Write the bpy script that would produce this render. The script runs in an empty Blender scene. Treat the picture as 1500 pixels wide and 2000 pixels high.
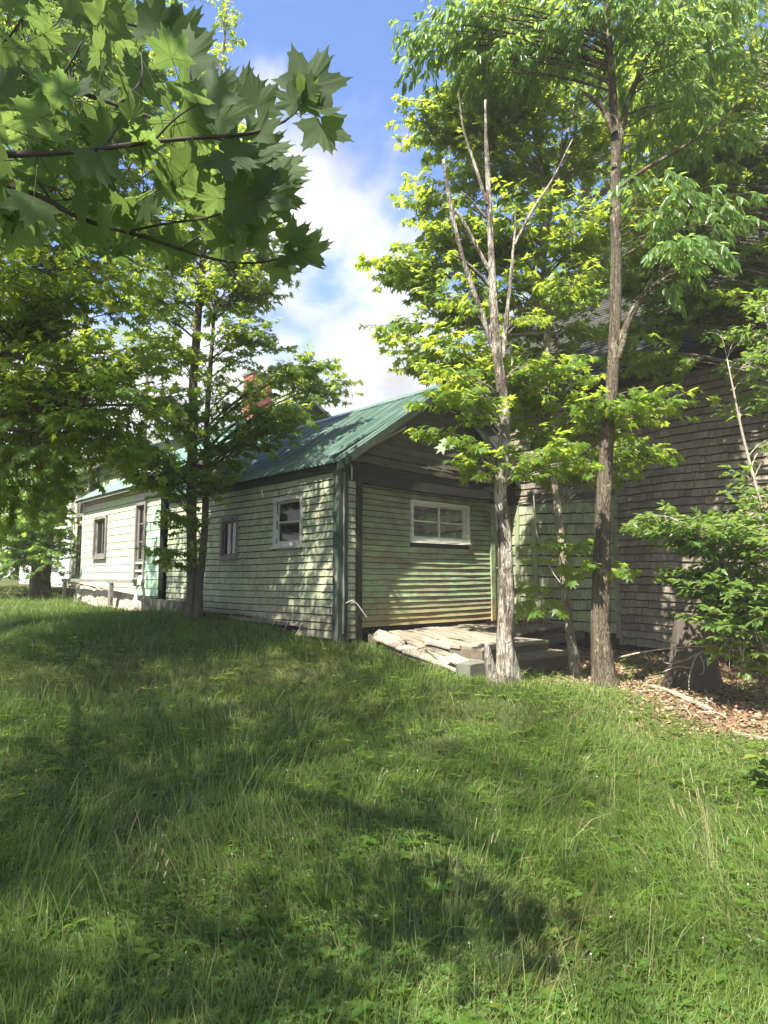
import bpy, math, random
import numpy as np
from mathutils import Vector, Matrix, noise as mnoise
random.seed(11); rng = np.random.default_rng(11)
SC = bpy.context.scene
COL = SC.collection
# ---------------------------------------------------------------- camera
F = 1250.0; PHI = math.atan(0.1); CP, SP_ = math.cos(PHI), math.sin(PHI); EYE = 1.6
cam_d = bpy.data.cameras.new('camera'); cam = bpy.data.objects.new('camera', cam_d); COL.objects.link(cam)
cam.location = (0, 0, EYE); cam.rotation_euler = (math.pi/2 + PHI, 0, 0)
cam_d.sensor_fit = 'VERTICAL'; cam_d.sensor_height = 24; cam_d.lens = F/2000*24
cam_d.clip_start = 0.05; cam_d.clip_end = 2000
SC.camera = cam
# ---------------------------------------------------------------- light and exposure
SUN_H = Vector((-0.55, -0.835)).normalized(); SUN_EL = math.radians(56)
SUN_STRENGTH = 3.7; SKY_STRENGTH = 0.15; EXPOSURE = 2.3
world = bpy.data.worlds.new('World'); SC.world = world; world.use_nodes = True
nt = world.node_tree; nt.nodes.clear()
def wn(t, **k):
    n = nt.nodes.new(t)
    for a, b in k.items(): setattr(n, a, b)
    return n
sky = wn('ShaderNodeTexSky', sky_type='NISHITA', sun_disc=False)
sky.sun_elevation = SUN_EL
sky.sun_rotation = math.atan2(SUN_H.x, SUN_H.y)
sky.altitude = 200; sky.air_density = 1.0; sky.dust_density = 0.6; sky.ozone_density = 1.4
tc = wn('ShaderNodeTexCoord'); sep = wn('ShaderNodeSeparateXYZ')
nt.links.new(tc.outputs['Generated'], sep.inputs[0])
def wmath(op, a, b=None, clamp=False):
    m = wn('ShaderNodeMath', operation=op); m.use_clamp = clamp
    for i, v in enumerate((a, b)):
        if v is None: continue
        if isinstance(v, (int, float)): m.inputs[i].default_value = v
        else: nt.links.new(v, m.inputs[i])
    return m.outputs[0]
zz = wmath('ADD', wmath('MAXIMUM', sep.outputs[2], 0.0), 0.32)
cx_ = wmath('DIVIDE', sep.outputs[0], zz); cy_ = wmath('DIVIDE', sep.outputs[1], zz)
comb = wn('ShaderNodeCombineXYZ'); nt.links.new(cx_, comb.inputs[0]); nt.links.new(cy_, comb.inputs[1])
CLOUD_OFF = (8.1, 3.9, 2.7)
comb2 = wn('ShaderNodeVectorMath', operation='ADD'); nt.links.new(comb.outputs[0], comb2.inputs[0]); comb2.inputs[1].default_value = CLOUD_OFF
n1 = wn('ShaderNodeTexNoise'); n1.inputs['Scale'].default_value = 1.35; n1.inputs['Detail'].default_value = 9; n1.inputs['Roughness'].default_value = 0.56
n1.inputs['Distortion'].default_value = 0.25
nt.links.new(comb2.outputs[0], n1.inputs['Vector'])
n2 = wn('ShaderNodeTexNoise'); n2.inputs['Scale'].default_value = 3.2; n2.inputs['Detail'].default_value = 6
nt.links.new(comb2.outputs[0], n2.inputs['Vector'])
cover = wmath('MULTIPLY', wmath('SUBTRACT', 0.46, sep.outputs[2]), 0.42)      # more cloud towards the horizon
dens = wmath('ADD', n1.outputs[0], cover)
ramp = wn('ShaderNodeMapRange'); ramp.interpolation_type = 'SMOOTHSTEP'
nt.links.new(dens, ramp.inputs[0]); ramp.inputs[1].default_value = 0.455; ramp.inputs[2].default_value = 0.575
cshade = wn('ShaderNodeMapRange'); nt.links.new(n2.outputs[0], cshade.inputs[0])
cshade.inputs[1].default_value = 0.35; cshade.inputs[2].default_value = 0.65; cshade.inputs[3].default_value = 0.55; cshade.inputs[4].default_value = 1.0
cc = wn('ShaderNodeVectorMath', operation='SCALE'); cc.inputs[0].default_value = (1.78, 1.81, 1.87); nt.links.new(cshade.outputs[0], cc.inputs['Scale'])
tint = wn('ShaderNodeVectorMath', operation='MULTIPLY'); nt.links.new(sky.outputs[0], tint.inputs[0]); tint.inputs[1].default_value = (0.29, 0.36, 0.48)
mixc = wn('ShaderNodeMix', data_type='RGBA')
nt.links.new(ramp.outputs[0], mixc.inputs['Factor']); nt.links.new(tint.outputs[0], mixc.inputs[6]); nt.links.new(cc.outputs[0], mixc.inputs[7])
bg = wn('ShaderNodeBackground'); bg.inputs[1].default_value = SKY_STRENGTH
nt.links.new(mixc.outputs[2], bg.inputs[0])
wo = wn('ShaderNodeOutputWorld'); nt.links.new(bg.outputs[0], wo.inputs[0])
sd = bpy.data.lights.new('sun', 'SUN'); sd.energy = SUN_STRENGTH; sd.angle = math.radians(0.53); sd.color = (1.0, 0.95, 0.84)
so = bpy.data.objects.new('sun', sd); COL.objects.link(so); so.location = (-10, -15, 25)
sv = Vector((SUN_H.x*math.cos(SUN_EL), SUN_H.y*math.cos(SUN_EL), math.sin(SUN_EL)))
so.rotation_euler = sv.to_track_quat('Z', 'Y').to_euler()
SC.view_settings.view_transform = 'Standard'; SC.view_settings.look = 'None'
SC.view_settings.exposure = EXPOSURE; SC.view_settings.gamma = 1.0; SC.view_settings.use_curve_mapping = False
SC.cycles.max_bounces = 8; SC.cycles.transparent_max_bounces = 12; SC.cycles.use_denoising = True
SC.cycles.transmission_bounces = 6; SC.cycles.diffuse_bounces = 4

# ---------------------------------------------------------------- geometry helpers
def U(px, py, Y):
    """world point on the sight line of a photo pixel at depth Y"""
    xc = (px-750)/F; yc = (1000-py)/F
    d = np.array([xc, CP - yc*SP_, SP_ + yc*CP]); d = d*(Y/d[1])
    return np.array([d[0], d[1], d[2]+EYE])
def proj(p):
    x, y, z = p[0], p[1], p[2]-EYE
    dep = y*CP + z*SP_
    if dep <= 0.05: return None
    return 750+F*x/dep, 1000-F*(-y*SP_+z*CP)/dep
CX, CY = -0.67, 9.5
DR = np.array([0.736, 0.677, 0.0]); DR /= np.linalg.norm(DR); DL = np.array([-DR[1], DR[0], 0.0])
TH = math.atan2(DR[1], DR[0])
def H(s, t, z): return np.array([CX, CY, 0]) + s*DR + t*DL + np.array([0, 0, z])

class MB:
    """collects vertices and faces with one random value per piece"""
    def __init__(s): s.v = []; s.f = []; s.r = []; s.e = []
    def add(s, verts, faces, r=None, end=()):
        s.e.extend(len(s.f)+i for i in end)
        o = len(s.v); r = random.random() if r is None else r
        s.v.extend(tuple(map(float, p)) for p in verts); s.r.extend([r]*len(verts))
        s.f.extend(tuple(i+o for i in f) for f in faces)
    def hexa(s, p, r=None):   # p: 8 points, bottom ring 0-3, top ring 4-7
        s.add(p, [(0,3,2,1),(4,5,6,7),(0,1,5,4),(1,2,6,5),(2,3,7,6),(3,0,4,7)], r)
    def box(s, x0, x1, y0, y1, z0, z1, r=None):
        s.hexa([(x0,y0,z0),(x1,y0,z0),(x1,y1,z0),(x0,y1,z0),(x0,y0,z1),(x1,y0,z1),(x1,y1,z1),(x0,y1,z1)], r)
    def tube(s, pts, rad, n=6, r=None, cap=True):
        pts = [np.array(p, float) for p in pts]; m = len(pts)
        V = []; up = None
        for i in range(m):
            d = pts[min(i+1, m-1)]-pts[max(i-1, 0)]; d = d/(np.linalg.norm(d)+1e-9)
            if up is None:
                up = np.cross(d, (0.3, 0.9, 0.2)); up /= np.linalg.norm(up)+1e-9
            else:
                up = up-d*np.dot(up, d); up /= np.linalg.norm(up)+1e-9
            w = np.cross(d, up); rr = rad[i] if hasattr(rad, '__len__') else rad
            for k in range(n):
                a = 2*math.pi*k/n
                V.append(pts[i]+rr*(math.cos(a)*up+math.sin(a)*w))
        Fc = []
        for i in range(m-1):
            for k in range(n):
                k2 = (k+1) % n
                Fc.append((i*n+k, i*n+k2, (i+1)*n+k2, (i+1)*n+k))
        if cap: Fc.append(tuple(range(n-1, -1, -1))); Fc.append(tuple((m-1)*n+k for k in range(n)))
        s.add(V, Fc, r)
    def mesh(s, name, mat, smooth=False):
        me = bpy.data.meshes.new(name); me.from_pydata(s.v, [], s.f); 
        a = me.attributes.new('rnd', 'FLOAT', 'POINT'); a.data.foreach_set('value', np.array(s.r, 'f'))
        if mat: me.materials.append(mat)
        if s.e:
            me.materials.append(M['butt_shade'])
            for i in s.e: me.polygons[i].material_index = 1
        if smooth: me.polygons.foreach_set('use_smooth', [True]*len(me.polygons))
        me.update(); return me
    def build(s, name, mat, parent=None, smooth=False, **props):
        """vertices are in the parent's frame (or the world's)"""
        me = s.mesh(name, mat, smooth)
        o = bpy.data.objects.new(name, me); COL.objects.link(o)
        if parent is not None: o.parent = parent
        else:
            A = np.array(s.v); c = Vector(((A[:,0].min()+A[:,0].max())/2, (A[:,1].min()+A[:,1].max())/2, A[:,2].min()))
            me.transform(Matrix.Translation(-c)); o.location = c
        for k, v in props.items(): o[k] = v
        return o
def np_mesh(name, V, Fq, rnd, mat, parent=None, extra=None, smooth=False, loc=(0,0,0), **props):
    """fast mesh of equal-sided faces; V (n,3), Fq (m,k)"""
    V = np.asarray(V, 'f')-np.array(loc, 'f'); Fq = np.asarray(Fq, 'i'); k = Fq.shape[1]
    me = bpy.data.meshes.new(name)
    me.vertices.add(len(V)); me.vertices.foreach_set('co', V.ravel())
    me.loops.add(Fq.size); me.loops.foreach_set('vertex_index', Fq.ravel())
    me.polygons.add(len(Fq)); me.polygons.foreach_set('loop_start', np.arange(0, Fq.size, k, dtype='i'))
    me.polygons.foreach_set('loop_total', np.full(len(Fq), k, 'i'))
    if smooth: me.polygons.foreach_set('use_smooth', np.ones(len(Fq), bool))
    me.update(calc_edges=True)
    a = me.attributes.new('rnd', 'FLOAT', 'POINT'); a.data.foreach_set('value', np.asarray(rnd, 'f'))
    for kk, vv in (extra or {}).items():
        a = me.attributes.new(kk, 'FLOAT', 'POINT'); a.data.foreach_set('value', np.asarray(vv, 'f'))
    if mat: me.materials.append(mat)
    o = bpy.data.objects.new(name, me); COL.objects.link(o)
    if parent is not None: o.parent = parent
    o.location = loc
    for kk, vv in props.items(): o[kk] = vv
    return o
def thing(name, label, cat, loc=(0,0,0), rz=0.0, group=None):
    o = bpy.data.objects.new(name, None); COL.objects.link(o); o.empty_display_size = 0.2
    o.location = loc; o.rotation_euler = (0, 0, rz); o['label'] = label; o['category'] = cat
    if group: o['group'] = group
    return o
def tag(o, label, cat, group=None):
    o['label'] = label; o['category'] = cat
    if group: o['group'] = group
    return o
def link_copy(me, name, parent, mat4):
    o = bpy.data.objects.new(name, me); COL.objects.link(o); o.parent = parent; o.matrix_local = mat4
    return o

# ---------------------------------------------------------------- materials
MATS = {}
class NG:
    def __init__(s, name):
        s.m = bpy.data.materials.new(name); s.m.use_nodes = True; s.t = s.m.node_tree; s.t.nodes.clear(); MATS[name] = s.m
        s.out = s.n('ShaderNodeOutputMaterial')
    def n(s, t, **k):
        x = s.t.nodes.new(t)
        for a, b in k.items(): setattr(x, a, b)
        return x
    def l(s, a, b): s.t.links.new(a, b)
    def val(s, v, inp):
        if isinstance(v, bpy.types.NodeSocket): s.l(v, inp)
        elif isinstance(v, tuple): inp.default_value = (*v, 1) if len(v) == 3 and len(inp.default_value) == 4 else v
        else: inp.default_value = v
    def math(s, op, a, b=0.0, clamp=False):
        m = s.n('ShaderNodeMath', operation=op); m.use_clamp = clamp; s.val(a, m.inputs[0]); s.val(b, m.inputs[1]); return m.outputs[0]
    def mix(s, f, a, b, mode='MIX'):
        m = s.n('ShaderNodeMix', data_type='RGBA', blend_type=mode); s.val(f, m.inputs['Factor']); s.val(a, m.inputs[6]); s.val(b, m.inputs[7]); return m.outputs[2]
    def ramp(s, v, lo, hi, a=0.0, b=1.0):
        m = s.n('ShaderNodeMapRange'); s.val(v, m.inputs[0])
        for i, x in enumerate((lo, hi, a, b)): m.inputs[i+1].default_value = x
        return m.outputs[0]
    def coord(s, scale=(1,1,1), space='world'):
        if space == 'world':
            g = s.n('ShaderNodeNewGeometry').outputs['Position']
            # house-aligned world coordinates, so that grain runs along the boards
            r = s.n('ShaderNodeVectorRotate', rotation_type='Z_AXIS'); s.l(g, r.inputs['Vector']); r.inputs['Angle'].default_value = -TH; g = r.outputs[0]
        else: g = s.n('ShaderNodeTexCoord').outputs['Object']
        m = s.n('ShaderNodeMapping'); s.l(g, m.inputs['Vector']); m.inputs['Scale'].default_value = scale
        return m.outputs[0]
    def shifted(s, vec, r, amt=37.0):
        c = s.n('ShaderNodeCombineXYZ'); v = s.math('MULTIPLY', r, amt)
        for i in range(3): s.l(v, c.inputs[i])
        a = s.n('ShaderNodeVectorMath', operation='ADD'); s.l(vec, a.inputs[0]); s.l(c.outputs[0], a.inputs[1]); return a.outputs[0]
    def noise(s, vec, scale, detail=4, rough=0.55, dist=0.0):
        x = s.n('ShaderNodeTexNoise'); s.l(vec, x.inputs['Vector']); x.inputs['Scale'].default_value = scale
        x.inputs['Detail'].default_value = detail; x.inputs['Roughness'].default_value = rough; x.inputs['Distortion'].default_value = dist
        return x.outputs[0]
    def rnd(s):
        a = s.n('ShaderNodeAttribute', attribute_name='rnd').outputs['Fac']; o = s.n('ShaderNodeObjectInfo').outputs['Random']
        return s.math('FRACT', s.math('ADD', a, o))
    def bump(s, h, strength=0.4, dist=0.01):
        b = s.n('ShaderNodeBump'); s.l(h, b.inputs['Height']); b.inputs['Strength'].default_value = strength; b.inputs['Distance'].default_value = dist
        return b.outputs[0]
    def pbr(s, col, rough=0.8, normal=None, spec=0.3, **k):
        p = s.n('ShaderNodeBsdfPrincipled'); s.val(col, p.inputs['Base Color']); s.val(rough, p.inputs['Roughness']); p.inputs['Specular IOR Level'].default_value = spec
        if normal is not None: s.l(normal, p.inputs['Normal'])
        for a, b in k.items(): s.val(b, p.inputs[a])
        s.l(p.outputs[0], s.out.inputs[0]); return p
def wood_mat(name, paint, bare, dark, wear=0.5, grain='z', stain=None, var=0.25, sc=1.0, greywash=0.35):
    """weathered painted timber: grain along one axis, paint worn off in patches, dark streaks"""
    g = NG(name); r = g.rnd()
    st = {'z': (22, 22, 1.6), 'x': (1.6, 22, 22), 'y': (22, 1.6, 22)}[grain]
    base = g.coord((1,1,1)); fine = g.shifted(g.coord(st), r)
    n_f = g.noise(fine, 3.0*sc, 6, 0.65)
    n_w = g.noise(g.shifted(base, r, 0.35), 3.2*sc, 7, 0.68)
    n_w2 = g.noise(fine, 1.1*sc, 4, 0.6)
    wearf = g.ramp(g.math('ADD', g.math('MULTIPLY', n_w, 0.6), g.math('MULTIPLY', n_w2, 0.4)), 0.62-wear*0.28, 0.70-wear*0.2)
    c = g.mix(wearf, paint, bare)
    c = g.mix(g.math('MULTIPLY', g.ramp(n_f, 0.48, 0.75), 0.55), c, dark)
    hue = g.ramp(r, 0, 1, 1-var, 1+var*0.7)
    gr = g.noise(base, 0.7, 3)
    c = g.mix(g.math('MULTIPLY', g.ramp(gr, 0.42, 0.65), greywash), c, dark)
    if stain:   # (colour, z lo, z hi): a damp stain that starts at the foot of the wall
        z = g.n('ShaderNodeSeparateXYZ'); g.l(g.n('ShaderNodeNewGeometry').outputs['Position'], z.inputs[0])
        f = g.ramp(g.math('ADD', z.outputs[2], g.math('MULTIPLY', n_w, 0.5)), stain[1]+0.25, stain[2]+0.25, 0.85, 0.0)
        c = g.mix(f, c, stain[0])
    hv = g.n('ShaderNodeHueSaturation'); g.l(hue, hv.inputs['Value']); g.l(c, hv.inputs['Color'])
    hh = g.math('ADD', n_f, g.math('MULTIPLY', wearf, -0.25))
    g.pbr(hv.outputs[0], 0.86, g.bump(hh, 0.55, 0.006), 0.2)
    return g.m
M = {}
M['green_shingle'] = wood_mat('green_shingle', (0.36,0.425,0.27), (0.34,0.325,0.23), (0.12,0.115,0.085), 0.6, 'z', ((0.20,0.175,0.125), 0.6, 1.3), 0.13)
M['green_clap'] = wood_mat('green_clapboard', (0.29,0.39,0.21), (0.25,0.215,0.14), (0.09,0.095,0.055), 0.62, 'x', ((0.46,0.30,0.13), 0.62, 1.25), 0.12)
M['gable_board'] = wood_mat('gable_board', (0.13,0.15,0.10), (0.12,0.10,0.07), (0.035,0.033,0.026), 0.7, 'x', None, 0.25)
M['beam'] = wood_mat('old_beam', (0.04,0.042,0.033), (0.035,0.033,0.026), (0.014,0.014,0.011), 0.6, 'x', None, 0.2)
M['trim'] = wood_mat('dark_green_trim', (0.055,0.08,0.06), (0.25,0.24,0.19), (0.04,0.04,0.032), 0.33, 'z', None, 0.1)
M['trim_h'] = wood_mat('dark_trim_level', (0.045,0.07,0.05), (0.15,0.14,0.11), (0.03,0.03,0.025), 0.3, 'y', None, 0.1)
M['barn_shingle'] = wood_mat('grey_barn_shingle', (0.26,0.225,0.175), (0.17,0.145,0.11), (0.035,0.03,0.024), 0.6, 'z', None, 0.18)
M['barn_green'] = wood_mat('green_barn_shingle', (0.30,0.35,0.20), (0.22,0.21,0.16), (0.09,0.08,0.06), 0.5, 'z', None, 0.22)
M['barn_roof'] = wood_mat('dark_roof_shingle', (0.055,0.053,0.046), (0.042,0.04,0.034), (0.02,0.019,0.016), 0.5, 'z', None, 0.22)
M['frame'] = wood_mat('weathered_window_frame', (0.55,0.55,0.50), (0.30,0.28,0.25), (0.12,0.10,0.09), 0.42, 'z', None, 0.08)
M['frame_white'] = wood_mat('peeling_white_frame', (0.66,0.68,0.60), (0.33,0.34,0.27), (0.16,0.16,0.12), 0.33, 'x', None, 0.06)
M['frame_dark'] = wood_mat('grey_window_frame', (0.24,0.22,0.20), (0.17,0.15,0.13), (0.07,0.06,0.055), 0.45, 'z', None, 0.08)
M['deck'] = wood_mat('weathered_deck', (0.27,0.235,0.175), (0.20,0.17,0.125), (0.07,0.06,0.045), 0.5, 'y', None, 0.22)
M['deck_side'] = wood_mat('shaded_dirty_step', (0.13,0.11,0.08), (0.16,0.135,0.10), (0.05,0.042,0.03), 0.5, 'x', None, 0.15)  # darker than the deck: shade and dirt of the fronts put into the colour
M['house_panel'] = wood_mat('pale_green_siding', (0.44,0.50,0.31), (0.33,0.45,0.28), (0.22,0.30,0.20), 0.35, 'y', None, 0.10, 1.0, 0.12)
M['house_green'] = wood_mat('mint_siding', (0.36,0.52,0.36), (0.47,0.60,0.42), (0.25,0.33,0.22), 0.4, 'y', None, 0.12, 1.0, 0.1)
M['house_shade'] = wood_mat('yellow_green_siding', (0.46,0.50,0.28), (0.37,0.42,0.24), (0.20,0.23,0.13), 0.4, 'y', None, 0.12)
M['under_panel'] = wood_mat('bare_grey_panel', (0.50,0.50,0.47), (0.40,0.40,0.39), (0.28,0.28,0.27), 0.4, 'y', None, 0.05)
M['dead_wood'] = wood_mat('pale_dead_wood', (0.34,0.29,0.225), (0.25,0.21,0.16), (0.10,0.085,0.065), 0.5, 'z', None, 0.15)

def metal_roof(name, col, light, rough=0.38):
    g = NG(name); r = g.rnd(); b = g.coord((1,1,1))
    n = g.noise(b, 1.3, 6, 0.65); n2 = g.noise(g.coord((1.2, 14, 1.2)), 1.5, 5, 0.6)
    c = g.mix(g.ramp(n, 0.4, 0.7), col, light)
    c = g.mix(g.math('MULTIPLY', g.ramp(n2, 0.5, 0.75), 0.4), c, (0.05,0.075,0.05))
    hv = g.n('ShaderNodeHueSaturation'); g.l(g.ramp(r, 0, 1, 0.85, 1.12), hv.inputs['Value']); g.l(c, hv.inputs['Color'])
    g.pbr(hv.outputs[0], g.ramp(n, 0.3, 0.7, rough, rough+0.25), g.bump(g.noise(b, 4, 3), 0.15, 0.01), 0.5)
    return g.m
M['roof_green'] = metal_roof('green_metal_roof', (0.06,0.115,0.088), (0.12,0.175,0.14))
M['roof_far'] = metal_roof('pale_green_metal_roof', (0.085,0.17,0.125), (0.13,0.22,0.17))
def plain(name, col, rough=0.8, var=0.15, scale=6, dark=None, bs=0.3, spec=0.3, space='world', bd=0.01):
    g = NG(name); r = g.rnd(); b = g.shifted(g.coord((1,1,1), space), r)
    n = g.noise(b, scale, 7, 0.65); n2 = g.noise(b, scale*7, 4, 0.6)
    c = g.mix(g.ramp(n, 0.38, 0.66), col, dark or tuple(x*0.55 for x in col))
    c = g.mix(g.math('MULTIPLY', g.ramp(n2, 0.5, 0.7), 0.35), c, tuple(x*0.4 for x in col))
    hv = g.n('ShaderNodeHueSaturation'); g.l(g.ramp(r, 0, 1, 1-var, 1+var), hv.inputs['Value']); g.l(c, hv.inputs['Color'])
    g.pbr(hv.outputs[0], rough, g.bump(g.math('ADD', n, g.math('MULTIPLY', n2, 0.5)), bs, bd), spec)
    return g.m
M['brick'] = plain('red_brick', (0.33,0.10,0.07), 0.9, 0.3, 12)
M['mortar'] = plain('old_mortar', (0.42,0.38,0.33), 0.95, 0.05, 20)
M['foundation'] = plain('rough_foundation', (0.50,0.44,0.37), 0.95, 0.05, 5, (0.24,0.18,0.14), 1.0, 0.2, 'world', 0.05)
M['concrete'] = plain('grey_concrete', (0.15,0.145,0.115), 0.95, 0.1, 5, (0.12,0.115,0.09), 0.5)
M['stump'] = wood_mat('grey_stump', (0.11,0.09,0.075), (0.17,0.135,0.105), (0.03,0.024,0.019), 0.5, 'z', None, 0.1)
M['curtain'] = plain('green_curtain', (0.16,0.20,0.10), 0.9, 0.1, 3, (0.11,0.14,0.07), 0.1)
M['white_cloth'] = plain('white_cloth', (0.75,0.75,0.78), 0.9, 0.05, 3, (0.6,0.6,0.64), 0.1)
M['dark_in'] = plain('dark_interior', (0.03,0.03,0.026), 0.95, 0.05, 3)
M['white_wall'] = plain('white_clapboard', (0.62,0.62,0.58), 0.8, 0.08, 3, (0.50,0.50,0.46), 0.2)
M['twig'] = plain('bare_twig', (0.42,0.37,0.31), 0.85, 0.15, 8, (0.25,0.20,0.16), 0.3, 0.2, 'object')
M['fg_bark'] = plain('dark_smooth_bark', (0.075,0.065,0.055), 0.8, 0.15, 20, (0.035,0.03,0.026), 0.3, 0.3, 'object')
M['butt_shade'] = plain('dark_butt_shade', (0.045,0.04,0.03), 0.95, 0.2, 9)  # dark butt faces: the shadow under each course put into their colour
M['litter'] = plain('dead_leaf', (0.32,0.205,0.13), 0.9, 0.45, 3, (0.23,0.16,0.105), 0.1, 0.1)
M['straw'] = plain('dry_straw', (0.36,0.33,0.17), 0.8, 0.3, 3, (0.27,0.25,0.13), 0.1, 0.1)
def glass_mat():
    g = NG('window_glass')
    fr = g.n('ShaderNodeFresnel'); fr.inputs['IOR'].default_value = 1.5
    n = g.noise(g.coord((1,1,1)), 5, 4)
    tr = g.n('ShaderNodeBsdfTransparent'); tr.inputs[0].default_value = (0.72,0.78,0.74,1)
    gl = g.n('ShaderNodeBsdfGlossy'); gl.inputs['Roughness'].default_value = 0.04; g.l(g.bump(n, 0.06, 0.02), gl.inputs['Normal'])
    df = g.n('ShaderNodeBsdfDiffuse'); df.inputs[0].default_value = (0.15,0.16,0.14,1)      # dust on the pane
    m0 = g.n('ShaderNodeMixShader'); g.l(g.ramp(n, 0.35, 0.7, 0.02, 0.12), m0.inputs[0]); g.l(tr.outputs[0], m0.inputs[1]); g.l(df.outputs[0], m0.inputs[2])
    m = g.n('ShaderNodeMixShader'); g.l(g.math('ADD', fr.outputs[0], 0.02, True), m.inputs[0]); g.l(m0.outputs[0], m.inputs[1]); g.l(gl.outputs[0], m.inputs[2])
    g.l(m.outputs[0], g.out.inputs[0]); return g.m
M['glass'] = glass_mat()
def leaf_mat(name, c1, c2, trans, tf=0.5, rough=0.5, yellow=None, veins=False):
    g = NG(name); r = g.rnd()
    c = g.mix(r, c1, c2); t = g.mix(r, trans, tuple(x*0.72 for x in trans))
    if veins:      # main veins fan out from the stalk, one per lobe; blemishes between them
        sp = g.n('ShaderNodeSeparateXYZ'); g.l(g.n('ShaderNodeTexCoord').outputs['Object'], sp.inputs[0]); ax = g.math('ABSOLUTE', sp.outputs[0]); vn = None
        for a in (0, 46, 104):
            d = g.math('ABSOLUTE', g.math('SUBTRACT', g.math('MULTIPLY', ax, math.cos(math.radians(a))), g.math('MULTIPLY', sp.outputs[1], math.sin(math.radians(a)))))
            f = g.ramp(d, 0.006, 0.016, 1, 0); vn = f if vn is None else g.math('MAXIMUM', vn, f)
        wv = g.n('ShaderNodeTexWave'); wv.inputs['Scale'].default_value = 3.2; wv.inputs['Distortion'].default_value = 4.0; g.l(g.n('ShaderNodeTexCoord').outputs['Object'], wv.inputs['Vector'])
        vn = g.math('MAXIMUM', g.math('MULTIPLY', vn, 0.75), g.ramp(wv.outputs['Fac'], 0.93, 1.0, 0, 0.35))
        bl = g.ramp(g.noise(g.shifted(g.coord((1,1,1), 'object'), r), 3.0, 5, 0.7), 0.62, 0.72)
        t = g.mix(vn, t, tuple(x*0.35 for x in trans)); t = g.mix(bl, t, (trans[0]*0.8, trans[1]*0.45, trans[2]*0.6)); c = g.mix(bl, c, (0.10,0.075,0.03)); c = g.mix(vn, c, (0.16,0.19,0.08))
    if yellow:
        y = g.ramp(r, 0.90, 0.97); c = g.mix(y, c, yellow); 
    n = g.noise(g.coord((1,1,1), 'object'), 30, 3)
    c = g.mix(g.ramp(n, 0.3, 0.75, 0, 0.35), c, tuple(x*0.55 for x in c1))
    p = g.pbr(c, rough, None, 0.35)
    tb = g.n('ShaderNodeBsdfTranslucent'); g.val(t, tb.inputs[0])
    m = g.n('ShaderNodeMixShader'); m.inputs[0].default_value = tf
    g.l(p.outputs[0], m.inputs[1]); g.l(tb.outputs[0], m.inputs[2]); g.l(m.outputs[0], g.out.inputs[0])
    return g.m
M['leaf_maple'] = leaf_mat('maple_leaf', (0.105,0.205,0.032), (0.082,0.155,0.026), (0.49,0.60,0.06), 0.56, 0.42, (0.17,0.20,0.03))
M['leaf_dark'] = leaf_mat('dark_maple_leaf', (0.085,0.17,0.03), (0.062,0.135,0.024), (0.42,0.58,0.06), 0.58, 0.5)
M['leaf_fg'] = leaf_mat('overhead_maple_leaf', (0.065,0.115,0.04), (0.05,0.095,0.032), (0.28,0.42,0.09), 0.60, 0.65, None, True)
M['leaf_ash'] = leaf_mat('ash_leaf', (0.115,0.20,0.06), (0.08,0.165,0.042), (0.40,0.57,0.10), 0.55, 0.34)
M['leaf_shrub'] = leaf_mat('shrub_leaf', (0.12,0.20,0.05), (0.075,0.15,0.035), (0.34,0.48,0.08), 0.48, 0.38)
M['leaf_small'] = leaf_mat('seedling_leaf', (0.12,0.21,0.04), (0.08,0.16,0.03), (0.27,0.40,0.06), 0.45, 0.5, (0.30,0.26,0.06))
M['pine'] = leaf_mat('needle', (0.03,0.06,0.025), (0.02,0.045,0.02), (0.05,0.09,0.02), 0.2, 0.6)
def grass_mat():
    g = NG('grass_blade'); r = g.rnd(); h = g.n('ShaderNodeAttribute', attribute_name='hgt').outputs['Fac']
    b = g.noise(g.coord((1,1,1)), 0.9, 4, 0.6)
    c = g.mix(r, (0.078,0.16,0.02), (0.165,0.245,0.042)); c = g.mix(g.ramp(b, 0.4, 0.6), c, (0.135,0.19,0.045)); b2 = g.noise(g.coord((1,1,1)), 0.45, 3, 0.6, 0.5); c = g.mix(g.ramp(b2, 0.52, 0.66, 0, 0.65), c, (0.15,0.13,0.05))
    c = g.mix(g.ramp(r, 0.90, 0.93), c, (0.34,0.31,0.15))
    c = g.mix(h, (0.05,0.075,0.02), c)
    p = g.pbr(c, 0.5, None, 0.3)
    tb = g.n('ShaderNodeBsdfTranslucent'); g.l(g.mix(0.5, c, (0.24,0.42,0.06)), tb.inputs[0])
    m = g.n('ShaderNodeMixShader'); m.inputs[0].default_value = 0.38
    g.l(p.outputs[0], m.inputs[1]); g.l(tb.outputs[0], m.inputs[2]); g.l(m.outputs[0], g.out.inputs[0]); return g.m
M['grass'] = grass_mat()
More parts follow.
